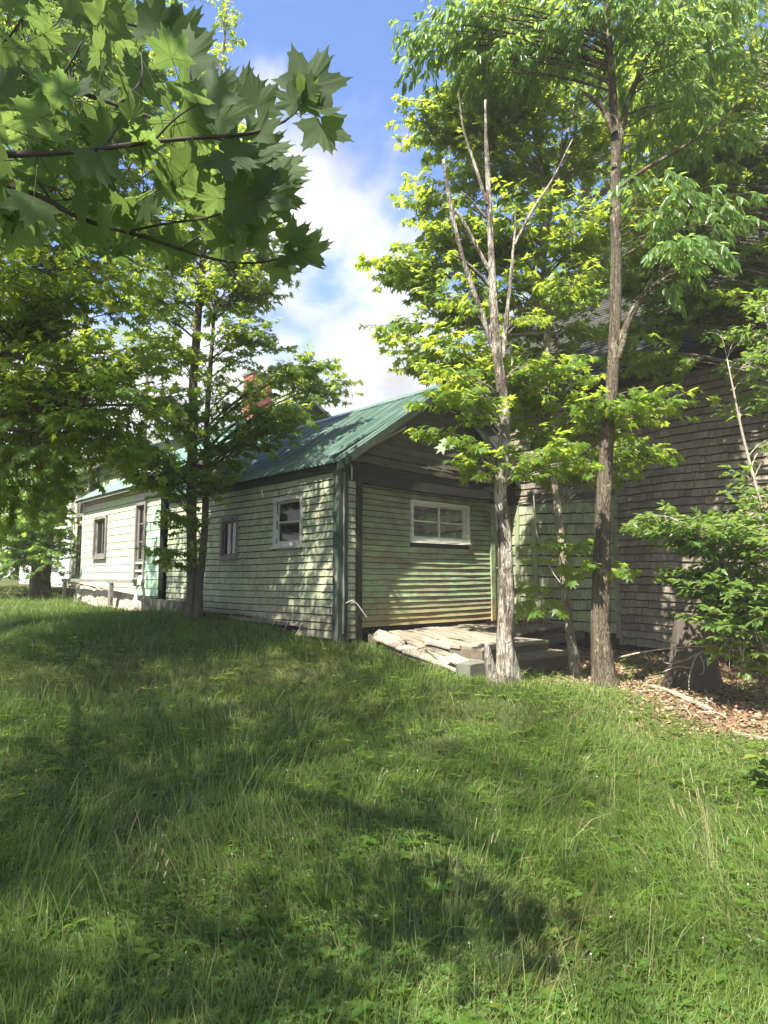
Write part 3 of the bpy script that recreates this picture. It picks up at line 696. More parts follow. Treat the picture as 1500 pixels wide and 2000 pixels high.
# rotten foot of the side wall: sill board and bare lath pegs
m = MB(); m.hexa([PS(0.75,0.02,0.80),PS(2.9,0.02,0.93),PS(2.9,0.05,0.93),PS(0.75,0.05,0.80),PS(0.75,0.02,0.825),PS(2.9,0.02,0.96),PS(2.9,0.05,0.96),PS(0.75,0.05,0.825)]); m.build('sill_board', M['frame_dark'], ell)
for j, u in enumerate((0.80, 1.18, 1.55, 1.95, 2.5, 2.95)):
    m = MB(); a = 0.93+0.0*u-0.12*(1-u/3); m.hexa([PS(u+0.10,0.10,a-0.16),PS(u+0.125,0.10,a-0.16),PS(u+0.125,0.115,a-0.16),PS(u+0.10,0.115,a-0.16),PS(u,0.05,a+0.02),PS(u+0.025,0.05,a+0.02),PS(u+0.025,0.065,a+0.02),PS(u,0.065,a+0.02)])
    m.build('lath', M['dead_wood'], ell)
# interior floor and back wall, so that the openings look into a dark room
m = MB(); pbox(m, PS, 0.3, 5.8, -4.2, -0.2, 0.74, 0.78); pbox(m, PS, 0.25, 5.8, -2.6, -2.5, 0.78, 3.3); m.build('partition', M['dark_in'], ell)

# ================================================================= side wing with pale siding
wing = house_empty('pale_green_wing', 'sunlit pale green side wing with low metal shed roof and rough stone base', 'building', 0, 6.3, 0.8)
lw = Local(0, 6.3, 0.8); PW = lw.P('s', 0.0)
WA = (7.15, 7.62, 1.55, 3.25); WB = (9.65, 10.45, 2.15, 3.10)
m = MB(); holes_wall(m, PW, 6.32, 11.5, 1.12, 3.70, [WA, WB]); ww = m.build('wall', M['under_panel'], wing)
hw = [(WA[0]-.07, WA[1]+.07, WA[2]-.1, WA[3]+.07), (WB[0]-.07, WB[1]+.07, WB[2]-.1, WB[3]+.07)]
z = 1.14; k = 0
while z < 3.66:
    u = 6.33; low = z < 1.95
    while u < 11.49:
        L = random.uniform(0.9, 1.5); v = min(u+L, 11.5)
        for a, b in spans(u, v, z, min(z+0.2, 3.68), hw):
            mm = M['house_panel']
            if u < 7.0 and (z < 2.2 or (z < 3.0 and random.random() < 0.7)): mm = M['house_green']
            if low and random.random() < 0.35: mm = M['house_green']
            if z > 3.30 and (u > 9.6 or u < 6.8): mm = M['under_panel']
            if z > 1.9 and u > 10.4 and random.random() < 0.5: mm = M['house_green']
            m = MB(); lap(m, PW, a+0.003, b-0.003, z, min(z+0.198, 3.69), 0.017, 0.005, (0, random.uniform(-.005, .005))); m.build('siding_panel', mm, ww)
        u = v
    if low:    # lower rows show a darker bare strip under each board
        m = MB(); pbox(m, PW, 6.33+random.uniform(0, 1.2), 11.48, 0.016, 0.019, z+0.002, z+0.05); m.build('bare_strip', M['house_green'], ww)
    z += 0.185; k += 1
window(wing, PW, *WA, 2, 4, M['frame_dark'], 0.05, 0.07, 0.04)
wb_ = window(wing, PW, *WB, 2, 1, M['frame_dark'], 0.06, 0.08, 0.04)
m = MB(); pbox(m, PW, 9.85, 10.0, -0.12, -0.10, 2.2, 3.0); pbox(m, PW, 10.08, 10.2, -0.12, -0.10, 2.2, 3.0); m.build('curtain', M['white_cloth'], wing)
m = MB(); holes_wall(m, lw.P('t', 6.32), 0.03, 1.6, 1.0, 3.7, [], 0.0, 0.08); m.build('end_wall', M['beam'], wing)
m = MB(); rough_box(m, lw.P('t', 6.30), -0.03, 0.06, 0, 0.03, 0.95, 3.68, 0.003, 'z', 10); m.build('corner_board', M['trim'], wing)
m = MB(); rough_box(m, PW, 11.42, 11.52, 0, 0.03, 1.1, 3.68, 0.003, 'z', 10); m.build('corner_board', M['under_panel'], wing)
m = MB(); holes_wall(m, lw.P('t', 11.5), 0.0, 1.6, 1.0, 3.7, [], 0.0, 0.08); m.build('end_wall', M['house_panel'], wing)
# foundation: rough rubble face
m = MB(); V = []; nu, nzz = 90, 12
for i in range(nu+1):
    for j in range(nzz+1):
        u = 6.75+(11.75-6.75)*i/nu; zf = j/nzz; zt = 1.12+0.30*(u-6.75)/5; zb = 0.62
        w = 0.06+0.12*(1-zf)+0.05*mnoise.noise(Vector((u*3.2, zf*2.5, 3)))+0.035*mnoise.noise(Vector((u*9, zf*6, 7)))
        V.append(PW(u, w, zb+(zt-zb)*zf))
Fc = [(i*(nzz+1)+j, (i+1)*(nzz+1)+j, (i+1)*(nzz+1)+j+1, i*(nzz+1)+j+1) for i in range(nu) for j in range(nzz)]
m.add(V, Fc)
tp = [PW(6.75,-0.2,1.12), PW(11.75,-0.2,1.42), PW(11.75,0.08,1.42), PW(6.75,0.08,1.12), PW(6.75,-0.2,0.6), PW(11.75,-0.2,0.6)]
m.add(tp, [(0,1,2,3), (0,4,5,1)]); pbox(m, PW, 6.70, 6.76, -0.2, 0.16, 0.6, 1.155); m.build('foundation', M['foundation'], wing)
def shed(parent, lo_, s0, z0, s1, z1, t0, t1, mat, n, ribs):
    r_ = lambda s, t, z: (s-lo_.o[0], t-lo_.o[1], z-lo_.o[2])
    d = MB(); d.hexa([r_(s0,t0,z0-0.10),r_(s1,t0,z1-0.10),r_(s1,t1,z1-0.10),r_(s0,t1,z0-0.10),r_(s0,t0,z0-0.02),r_(s1,t0,z1-0.02),r_(s1,t1,z1-0.02),r_(s0,t1,z0-0.02)])
    ro = d.build('roof', M['frame_dark'], parent); tt = np.linspace(t0-0.03, t1+0.03, n+1)
    for i in range(n):
        m = MB(); rib_panel(m, r_(s0-0.04, tt[i], z0-0.02), r_(s0-0.04, tt[i+1]-0.005, z0-0.02), r_(s1, tt[i+1]-0.005, z1), r_(s1, tt[i], z1), ribs, 0.02); m.build('metal_panel', mat, ro)
    return ro
shed(wing, lw, -0.22, 3.70, 2.52, 5.45, 6.1, 11.6, M['roof_far'], 7, 5)
m = MB(); holes_wall(m, lw.P('t', 6.33), 0.02, 1.5, 3.7, 4.2, [], 0, 0.05); m.build('end_wall', M['beam'], wing)

# ================================================================= main house behind the wing
hs = house_empty('two_storey_house', 'two storey yellow-green farmhouse with metal roof behind the sunlit wing', 'house', 1.2, 11.62, 0.9)
lh = Local(1.2, 11.62, 0.9); PH = lh.P('s', 1.2)
HW = [(14.05, 14.75, 4.15, 5.0), (15.2, 15.9, 3.7, 4.7), (14.9, 15.75, 1.75, 3.3)]
m = MB(); holes_wall(m, PH, 11.62, 16.3, 1.0, 5.3, HW); hwl = m.build('wall', M['house_shade'], hs)
z = 1.05
while z < 5.25:
    u = 11.62
    while u < 16.29:
        v = min(u+random.uniform(1.2, 2.4), 16.3)
        for a, b in spans(u, v, z, z+0.2, [(h[0]-.08, h[1]+.08, h[2]-.1, h[3]+.08) for h in HW]):
            m = MB(); lap(m, PH, a+0.003, b-0.003, z, min(z+0.215, 5.28), 0.016, 0.004); m.build('siding_panel', M['house_shade'], hwl)
        u = v
    z += 0.20
for h in HW: window(hs, PH, *h, 1, 2, M['frame_dark'], 0.05, 0.08, 0.04)
m = MB(); rough_box(m, PH, 16.2, 16.33, 0, 0.03, 0.9, 5.3, 0.003, 'z', 8); m.build('corner_board', M['white_wall'], hs)
m = MB(); pbox(m, PH, 11.62, 16.3, -0.2, 0.05, 0.7, 1.03); m.build('foundation', M['foundation'], hs)
HR, HZ = 5.95, 7.1
gp = [(1.2, 1.0), (10.7, 1.0), (10.7, 5.25), (HR, HZ-0.12), (1.2, 5.25)]
for t_, dt in ((11.62, 0.08), (16.28, -0.08)):
    m = MB(); m.add([(a-1.2, t_-11.62, b-0.9) for a, b in gp]+[(a-1.2, t_-11.62+dt, b-0.9) for a, b in gp], [(0,1,2,3,4), (9,8,7,6,5)]+[(i, i+5, (i+1) % 5+5, (i+1) % 5) for i in range(5)])
    gwl = m.build('gable_wall', M['house_shade'], hs)
    if t_ == 11.62:
        z = 3.3
        while z < HZ-0.3:
            s0 = 1.2 if z+0.13 < 5.2 else 1.2+(z+0.13-5.2)*(HR-1.2)/(HZ-0.12-5.25); s1 = 10.7 if z < 5.2 else 10.7-(z-5.2)*(10.7-HR)/(HZ-0.12-5.25)
            if s1-s0 > 0.2: m = MB(); lap(m, lh.P('t', 11.62), s0, s1, z, z+0.125, 0.014, 0.003); m.build('clapboard', M['house_shade'], gwl)
            z += 0.118
r_ = lambda s, t, z: (s-1.2, t-11.62, z-0.9)
for sa, za, nm in ((0.95, 5.22, 1), (10.95, 5.22, 2)):
    d = MB(); d.hexa([r_(sa,11.4,za-0.08),r_(HR,11.4,HZ-0.08),r_(HR,16.5,HZ-0.08),r_(sa,16.5,za-0.08),r_(sa,11.4,za),r_(HR,11.4,HZ),r_(HR,16.5,HZ),r_(sa,16.5,za)])
    ro = d.build('roof', M['frame_dark'], hs); tt = np.linspace(11.37, 16.55, 7)
    for i in range(6):
        m = MB(); rib_panel(m, r_(sa-0.04*(1 if nm == 1 else -1), tt[i], za+0.01), r_(sa-0.04*(1 if nm == 1 else -1), tt[i+1]-0.005, za+0.01), r_(HR, tt[i+1]-0.005, HZ+0.02), r_(HR, tt[i], HZ+0.02), 4, 0.02); m.build('metal_panel', M['roof_far'], ro)
m = MB(); pbox(m, lh.P('t', 11.4), 0.9, 1.0, -5.1, 0.03, 5.02, 5.2); m.build('fascia', M['frame_dark'], hs)
# brick chimney on the roof, brick by brick on the two faces in view
cs, ct, cw, cd = 5.58, 11.9, 0.78, 0.66
m = MB(); rb = lambda s, t, z: (s-1.2, t-11.62, z-0.9)
m.hexa([rb(cs,ct,5.6),rb(cs+cw,ct,5.6),rb(cs+cw,ct+cd,5.6),rb(cs,ct+cd,5.6),rb(cs,ct,8.75),rb(cs+cw,ct,8.75),rb(cs+cw,ct+cd,8.75),rb(cs,ct+cd,8.75)])
ch = m.build('chimney', M['mortar'], hs)
bm_ = []
for i in range(4):
    q = MB(); q.box(0, 0.205, -0.012, 0.0, 0, 0.062, random.random()); bm_.append(q.mesh('brick', M['brick']))
nb = 0
for k in range(35):
    z = 6.75+k*0.0735
    if z > 8.68: break
    for face in (0, 1):
        L = cw if face == 0 else cd; off = 0.0 if k % 2 else -0.108; u = off
        while u < L-0.02:
            a, b = max(u, 0), min(u+0.205, L)
            if b-a > 0.04:
                if face == 0: Mx = Matrix.Translation(rb(cs+a, ct, z)) @ Matrix.Diagonal(((b-a)/0.205, random.uniform(.7, 1.4), 1, 1))
                else: Mx = Matrix.Translation(rb(cs, ct+b, z)) @ Matrix.Rotation(-math.pi/2, 4, 'Z') @ Matrix.Diagonal(((b-a)/0.205, random.uniform(.7, 1.4), 1, 1))
                link_copy(random.choice(bm_), 'brick', ch, Mx); nb += 1
            u += 0.217
m = MB(); m.hexa([rb(cs-.05,ct-.05,8.75),rb(cs+cw+.05,ct-.05,8.75),rb(cs+cw+.05,ct+cd+.05,8.75),rb(cs-.05,ct+cd+.05,8.75),rb(cs-.05,ct-.05,8.85),rb(cs+cw+.05,ct-.05,8.85),rb(cs+cw+.05,ct+cd+.05,8.85),rb(cs-.05,ct+cd+.05,8.85)]); m.build('chimney_cap', M['concrete'], ch)
# rear gable beyond the ell roof
rg = house_empty('rear_gable_shed', 'dark gabled rear roof just showing above the green ell roof', 'building', 7.0, 9.0, 1.0)
def rgp(s, t, z): return (s-7.0, t-9.0, z-1.0)
AP = U(606, 775, 19.5); rz_ = AP[2]
rx_, rt_ = st_arr(AP[0], AP[1])
m = MB(); a5 = [(rx_-2.2, 1.0), (rx_+2.2, 1.0), (rx_+2.2, rz_-1.25), (rx_, rz_-0.1), (rx_-2.2, rz_-1.25)]
m.add([rgp(a, rt_+0.25, b) for a, b in a5]+[rgp(a, rt_+3.5, b) for a, b in a5], [(0,1,2,3,4), (9,8,7,6,5)]+[(i, i+5, (i+1) % 5+5, (i+1) % 5) for i in range(5)]); m.build('wall', M['gable_board'], rg)
for sg in (-1, 1):
    m = MB(); e = rx_+sg*2.5; m.hexa([rgp(e,rt_,rz_-1.45),rgp(rx_,rt_,rz_-0.1),rgp(rx_,rt_+3.7,rz_-0.1),rgp(e,rt_+3.7,rz_-1.45),rgp(e,rt_,rz_-1.35),rgp(rx_,rt_,rz_),rgp(rx_,rt_+3.7,rz_),rgp(e,rt_+3.7,rz_-1.35)]); m.build('roof', M['roof_green'], rg)
# white neighbour house seen past the left corner
nh = house_empty('white_house', 'white farmhouse wall glimpsed behind the leaves at the far left', 'house', 1.6, 19.5, 1.0)
def np_(s, t, z): return (s-1.6, t-19.5, z-1.0)
m = MB(); m.hexa([np_(1.6,18.0,1.0),np_(7,18.0,1.0),np_(7,25,1.0),np_(1.6,25,1.0),np_(1.6,18.0,5.2),np_(7,18.0,5.2),np_(7,25,5.2),np_(1.6,25,5.2)]); nwl = m.build('wall', M['white_wall'], nh)
ln = Local(1.6, 19.5, 1.0); z = 1.3
while z < 5.0:
    m = MB(); lap(m, ln.P('s', 1.6), 18.0, 25.0, z, z+0.2, 0.02, 0.004); m.build('clapboard', M['white_wall'], nwl); z += 0.19
window(nh, ln.P('s', 1.575), 19.3, 20.1, 2.0, 3.3, 1, 2, M['frame_dark'], 0.05, 0.07, 0.01)
m = MB(); m.hexa([np_(1.2,17.8,5.2),np_(4.3,17.8,7.0),np_(4.3,25.2,7.0),np_(1.2,25.2,5.2),np_(1.2,17.8,5.3),np_(4.3,17.8,7.1),np_(4.3,25.2,7.1),np_(1.2,25.2,5.3)])
m.hexa([np_(7.4,17.8,5.2),np_(4.3,17.8,7.0),np_(4.3,25.2,7.0),np_(7.4,25.2,5.2),np_(7.4,17.8,5.3),np_(4.3,17.8,7.1),np_(4.3,25.2,7.1),np_(7.4,25.2,5.3)]); m.build('roof', M['barn_roof'], nh)

# ================================================================= the barn on the right
BS = 4.45
barn = house_empty('old_shingled_barn', 'big weathered grey shingled barn with dark roof behind the right-hand trees', 'barn', BS, 0, 0.2)
lb = Local(BS, 0, 0.2); PB = lb.P('s', BS); BZ = 5.08
m = MB(); pbox(m, PB, -9.0, 2.2, -0.12, -0.005, 0.10, BZ); bw_ = m.build('wall', M['barn_roof'], barn)
bsag = lambda u, z: 0.045*math.sin((u+1.0)*0.8)*((z-0.5)/4.5)+0.02*math.sin(u*2.3+z*0.7)
# painted green strip beside the porch (shorter) and bare grey shingles elsewhere
green_zone = [(-9.0, -2.05, 0.0, 9.0), (-9, 3, 2.98, 9.0)]
grey_zone = [(-2.05, 0.20, 0.0, 2.98)]
n1_ = shingle_wall(bw_, lb, 's', BS, -2.05, 0.18, 0.60, 2.98, 0.195, 0.09, 0.20, M['barn_green'], green_zone, -1.0, bsag, limit=110, jz=0.006, missing=0.0, thick=0.022)
n2_ = shingle_wall(bw_, lb, 's', BS, -6.6, 0.3, 0.42, BZ-0.03, 0.128, 0.08, 0.20, M['barn_shingle'], grey_zone, -4.2, bsag, limit=190, jz=0.008, missing=0.006, thick=0.034)
for u in (-0.02, -0.42, -2.06):
    m = MB(); rough_box(m, PB, u-0.05, u+0.05, 0.0, 0.035, 0.55, 2.98, 0.005, 'z', 10); m.build('corner_board', M['barn_green'], barn)
m = MB(); rough_box(m, PB, -2.06, 0.15, 0.0, 0.03, 2.985, 3.10, 0.004, 'u', 10); m.build('trim_board', M['gable_board'], barn)
# boxed corner post and torn boards where the foot has rotted
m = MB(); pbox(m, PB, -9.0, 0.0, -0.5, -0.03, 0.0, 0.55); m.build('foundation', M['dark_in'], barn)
r_ = lambda s, t, z: (s-BS, t, z-0.2)
d = MB(); d.hexa([r_(4.15,-9.3,BZ-0.16),r_(9.5,-9.3,9.9),r_(9.5,2.4,9.9),r_(4.15,2.4,BZ-0.16),r_(4.15,-9.3,BZ-0.04),r_(9.5,-9.3,10.02),r_(9.5,2.4,10.02),r_(4.15,2.4,BZ-0.04)])
d.hexa([r_(9.52,-9.3,9.9),r_(14.8,-9.3,BZ-0.16),r_(14.8,2.4,BZ-0.16),r_(9.52,2.4,9.9),r_(9.52,-9.3,10.02),r_(14.8,-9.3,BZ-0.04),r_(14.8,2.4,BZ-0.04),r_(9.52,2.4,10.02)])
br = d.build('roof', M['barn_roof'], barn)
m = MB(); g5 = [(BS+0.1, 0.2), (14.5, 0.2), (14.5, BZ), (9.5, 9.8), (BS+0.1, BZ)]
for t_ in (2.1, -8.9): m.add([r_(a, t_, b) for a, b in g5]+[r_(a, t_-0.1, b) for a, b in g5], [(0,1,2,3,4), (9,8,7,6,5)]+[(i, i+5, (i+1) % 5+5, (i+1) % 5) for i in range(5)])
m.build('gable_wall', M['barn_shingle'], barn)
# roof shingles: real courses on the near part of the slope
sl = math.atan2(10.02-(BZ-0.04), 9.5-4.15); cs_, sn_ = math.cos(sl), math.sin(sl)
courses = []
for k in range(46):
    d0 = 0.0+k*0.14; u = -6.8
    while u < 1.6:
        w = random.uniform(0.14, 0.32); courses.append((u, u+w-0.006, d0, d0+0.15)); u += w
courses.sort(key=lambda c: c[2]*1.0+abs(c[0]+3.5)*0.4)
def rs(u, d, h): return r_(4.15+d*cs_-h*sn_, u, BZ-0.04+d*sn_+h*cs_)
def rhex(m, c):
    h = random.uniform(0.010, 0.022); u0, u1, a, b = c; a += random.uniform(-.006, .006)
    m.hexa([rs(u0,a,0.001),rs(u1,a,0.001),rs(u1,b,0.001),rs(u0,b,0.001),rs(u0,a,h),rs(u1,a,h),rs(u1,b,0.004),rs(u0,b,0.004)])
m = MB()
for c in courses[:180]:
    q = MB(); rhex(q, c); q.build('roof_shingle', M['barn_roof'], br)
for c in courses[180:]: rhex(m, c)
m.build('roof_shingle', M['barn_roof'], br, kind='stuff')
m = MB(); pbox(m, PB, -9.0, 2.2, 0.0, 0.06, BZ-0.22, BZ-0.03); m.build('fascia', M['beam'], barn)

# ================================================================= porch deck, steps, rubble
A0 = np.array([-0.20, 9.62]); VB = DR[:2]; VO = np.array([0.5, -0.866])
deck = thing('porch_deck', 'sagging weathered plank deck in front of the clapboard porch wall', 'deck', (0.9, 8.9, 0.5))
def dk(a, b, h):    # a along the wall, b outwards
    q = A0+VB*a+VO*b; z = 0.775-0.10*b*(1-min(a, 2.5)/3.2)-0.02*b
    return (q[0]-0.9, q[1]-8.9, z+h-0.5)
npl = 27
for i in range(npl):
    a0 = 0.0+i*(4.05/npl); a1 = a0+4.05/npl-random.uniform(0.012, 0.034)
    out = 1.96-max(0, a0-0.2)*0.33 if a0 < 3.0 else 1.05-0.05*(a0-3)
    segs = [(0.02, out+random.uniform(-0.04, 0.03))]
    if a0 < 0.45: segs = [(0.02, random.uniform(0.35, 0.6)), (random.uniform(0.8, 0.95), out)] if i == 1 else [(0.02+random.uniform(0, .1), out)]
    for b0, b1 in segs:
        m = MB(); n = 7; V = []; r = random.random(); w1 = random.uniform(-0.012, 0.012)
        for q in range(n+1):
            b = b0+(b1-b0)*q/n; h = 0.012*math.sin(q*1.3+i)+random.uniform(-0.004, 0.004)+w1*(q/n)*2
            sk = random.uniform(-0.003, 0.003)
            V += [dk(a0+sk, b, h-0.028), dk(a1+sk, b, h-0.028), dk(a1+sk, b, h), dk(a0+sk, b, h)]
        Fc = []
        for q in range(n):
            for e in range(4):
                e2 = (e+1) % 4; Fc.append((q*4+e, q*4+e2, (q+1)*4+e2, (q+1)*4+e))
        Fc += [(3,2,1,0), (n*4, n*4+1, n*4+2, n*4+3)]
        m.add(V, Fc, r); m.build('plank', M['deck'], deck)
for b in (0.15, 0.9, 1.4):
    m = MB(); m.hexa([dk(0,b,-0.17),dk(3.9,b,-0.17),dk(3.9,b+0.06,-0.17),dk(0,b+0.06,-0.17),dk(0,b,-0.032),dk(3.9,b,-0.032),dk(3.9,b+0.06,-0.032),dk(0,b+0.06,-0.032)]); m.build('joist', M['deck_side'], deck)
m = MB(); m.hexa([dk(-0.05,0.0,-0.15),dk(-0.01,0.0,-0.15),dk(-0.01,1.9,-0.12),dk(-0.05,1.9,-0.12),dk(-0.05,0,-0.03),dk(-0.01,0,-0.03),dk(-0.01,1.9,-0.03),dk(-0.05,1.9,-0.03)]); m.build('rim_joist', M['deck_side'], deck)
for a, b in ((0.05, 1.7), (1.3, 1.45), (0.1, 0.2), (3.6, 0.9), (3.6, 0.2), (2.4, 1.1)):
    p = dk(a, b, -0.03); x, y = p[0]+0.9, p[1]+8.9; g0 = gz(x, y)-0.5
    m = MB(); m.box(p[0]-0.07, p[0]+0.07, p[1]-0.07, p[1]+0.07, g0-0.05, p[2]-0.12); m.build('footing_block', M['concrete'], deck)
def slab(name, label, p0, along, depth, top, th, mat=None, nplank=3):
    """plank step box: boards on top, plank riser"""
    zb = min(gz(p0[0], p0[1]), gz(p0[0]+VB[0]*along, p0[1]+VB[1]*along))-0.04
    t = thing(name, label, 'step', (p0[0], p0[1], zb), math.atan2(VB[1], VB[0]))
    dd = depth/nplank
    for i in range(nplank):
        m = MB(); rough_box(m, lambda u, w, z: (u, w, z), random.uniform(-.02, .02), along+random.uniform(-.03, .03), i*dd, (i+1)*dd-0.008, top-zb-0.035, top-zb, 0.003, 'u', 6); m.build('tread', M['deck'], t)
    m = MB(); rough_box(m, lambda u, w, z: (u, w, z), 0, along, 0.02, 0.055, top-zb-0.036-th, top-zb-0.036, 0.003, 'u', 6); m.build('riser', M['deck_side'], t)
    for e in (0.0, along-0.04):
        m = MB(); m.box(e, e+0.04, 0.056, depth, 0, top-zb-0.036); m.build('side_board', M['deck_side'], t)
    return t
slab('wooden_step', 'upper plank step at the front of the sagging deck', (1.22, 7.98), 1.45, 0.55, 0.72, 0.11)
slab('wooden_step', 'lower box step between the peeling tree and the thin young trunk', (1.80, 8.02), 1.02, 0.42, 0.60, 0.20)
# concrete block behind the tree foot
m = MB(); x0, y0 = 0.98, 7.42; g0 = gz(x0, y0)
rough_box(m, lambda u, w, z: (x0+u*VB[0]-w*VB[1]*0.9, y0+u*VB[1]+w*VB[0]*0.9, z), 0, 0.42, 0, 0.25, g0-0.03, g0+0.17, 0.008, 'u', 4)
tag(m.build('grey_block', M['concrete']), 'low grey block in the grass just left of the peeling tree foot', 'block')
rb_lab = ['long pale splintered board lying along the deck edge nearest the lawn', 'narrow grey split board beside the long one on the deck edge', 'short cracked board end pointing at the grey block',
          'thin warped lath lying across the outer deck planks', 'broken board lying half off the deck above the grass', 'small broken plank stub near the wall end of the deck']
spec = [((0.30,8.72),(0.98,7.62),0.13,0.60),((0.12,9.10),(0.80,8.05),0.09,0.66),((0.80,7.92),(1.08,7.60),0.17,0.62),((0.55,8.85),(1.15,8.15),0.05,0.73),((-0.12,9.33),(0.36,8.62),0.11,0.72),((-0.1,9.5),(0.30,9.12),0.10,0.775)]
for (p, q, w, zt), L in zip(spec, rb_lab):
    p = np.array(p); q = np.array(q); d = q-p; L_ = np.linalg.norm(d); d /= L_; nn = np.array([-d[1], d[0]])
    za = zt+0.0; zb = max(gz(q[0], q[1])+0.05, zt-0.12)
    m = MB(); n = 7; V = []
    for i in range(n+1):
        f = i/n; c = p+d*L_*f; ww_ = w/2*(1+random.uniform(-.12, .08))*(0.6 if i == n else 1); z = za+(zb-za)*f+random.uniform(-.006, .006); z = max(z, gz(c[0], c[1])+0.04)
        for sx, sz in ((-1, 0), (1, 0), (1, 1), (-1, 1)): V.append((*(c+nn*ww_*sx), z+(0.022 if sz else 0)+0.02*sx))
    Fc = []
    for i in range(n):
        for e in range(4):
            e2 = (e+1) % 4; Fc.append((i*4+e, i*4+e2, (i+1)*4+e2, (i+1)*4+e))
    Fc += [(3,2,1,0), (n*4, n*4+1, n*4+2, n*4+3)]
    m.add(V, Fc); tag(m.build('broken_board', M['dead_wood']), L, 'board', 'broken boards on the porch deck')
m = MB()
for j in range(26):     # splinters and bits of lath strewn over the outer planks
    a, b = random.uniform(0.0, 1.5), random.uniform(0.7, 1.9); q = A0+VB*a+VO*b; an = random.gauss(-1.0, .5); L_ = random.uniform(.12, .5); w = random.uniform(.008, .03)
    z0_ = 0.775-0.10*b*(1-min(a, 2.5)/3.2)-0.02*b+random.uniform(.006, .03); dx, dy = math.cos(an)*L_, math.sin(an)*L_; nx2, ny2 = -math.sin(an)*w, math.cos(an)*w; dz = random.uniform(-.03, .03)
    m.hexa([(q[0],q[1],z0_),(q[0]+dx,q[1]+dy,z0_+dz),(q[0]+dx+nx2,q[1]+dy+ny2,z0_+dz),(q[0]+nx2,q[1]+ny2,z0_),(q[0],q[1],z0_+.012),(q[0]+dx,q[1]+dy,z0_+dz+.012),(q[0]+dx+nx2,q[1]+dy+ny2,z0_+dz+.012),(q[0]+nx2,q[1]+ny2,z0_+.012)])
tag(m.build('wood_splinters', M['dead_wood'], kind='stuff'), 'splinters and bits of lath strewn over the collapsed deck edge', 'debris')
# board lying in the litter
def lay_board(p, q, w, mat, lab, name='loose_board'):
    p = np.array(p); q = np.array(q); d = q-p; L_ = np.linalg.norm(d); d /= L_; nn = np.array([-d[1], d[0]]); m = MB(); V = []; n = 6
    for i in range(n+1):
        c = p+d*L_*i/n; z = gz(c[0], c[1])+0.02
        for sx, sz in ((-1, 0), (1, 0), (1, 1), (-1, 1)): V.append((*(c+nn*w/2*sx*random.uniform(.85, 1.1)), z+0.02*sz))
    Fc = []
    for i in range(n):
        for e in range(4):
            e2 = (e+1) % 4; Fc.append((i*4+e, i*4+e2, (i+1)*4+e2, (i+1)*4+e))
    Fc += [(3,2,1,0), (n*4, n*4+1, n*4+2, n*4+3)]
    m.add(V, Fc); tag(m.build(name, mat), lab, 'board')
lay_board((3.02, 7.42), (3.30, 6.62), 0.07, M['dead_wood'], 'pale narrow board lying in the weeds below the stump')
lay_board((3.25, 6.15), (3.75, 5.55), 0.05, M['dead_wood'], 'grey weathered stick of wood on the brown leaf litter')
# concrete wall and block beside the slim maple
m = MB(); rough_box(m, lambda u, w, z: tuple(H(-w, u, z)), 4.75, 6.68, 0.10, 0.22, 0.6, 1.10, 0.012, 'u', 10)
tag(m.build('low_concrete_wall', M['concrete']), 'low grey concrete wall between the stone base and the slim maple', 'wall')
t = thing('wooden_block_stool', 'small grey plank stool on the grass against the shingled wall beside the maple', 'stool', tuple(H(-0.45, 3.75, gz(*H(-0.45,3.75,0)[:2])-0.02)), TH)
for j in range(3):
    m = MB(); rough_box(m, lambda u, w, z: (w, u, z), -0.25, 0.30, -0.12+j*0.085, -0.04+j*0.085, 0.27, 0.30, 0.004, 'u', 4); m.build('seat_board', M['dead_wood'], t)
for e in (-0.18, 0.20):
    m = MB(); m.box(-0.11, 0.12, e, e+0.03, 0, 0.268); m.build('leg', M['dead_wood'], t)
# rail with post along the foot of the wing, and a leaning plank
t = thing('wooden_rail', 'long weathered rail on a short post along the foot of the sunlit wing', 'rail', tuple(H(-0.3, 9.0, 1.0)), TH)
m = MB(); rough_box(m, lambda u, w, z: (w, u, z), -2.1, 3.1, -0.04, 0.05, 0.44, 0.52, 0.006, 'u', 12); m.build('rail_board', M['frame_dark'], t)
m = MB(); rough_box(m, lambda u, w, z: (w, u, z), -0.7, -0.57, -0.035, 0.045, -0.1, 0.44, 0.005, 'z', 5); m.build('post', M['frame_dark'], t)
m = MB(); rough_box(m, lambda u, w, z: (w, u, z), 2.9, 3.0, -0.035, 0.045, 0.0, 0.44, 0.005, 'z', 5); m.build('post', M['frame_dark'], t)
m = MB(); p1, p2 = H(-0.45, 6.55, 0.95), H(-0.05, 7.25, 1.62); sdv = 0.07*DL
m.hexa([p1-sdv, p1+sdv, p1+sdv+0.03*DR, p1-sdv+0.03*DR, p2-sdv, p2+sdv, p2+sdv+0.03*DR, p2-sdv+0.03*DR]); tag(m.build('leaning_plank', M['frame']), 'short grey plank leaning on the right corner of the stone base', 'plank')
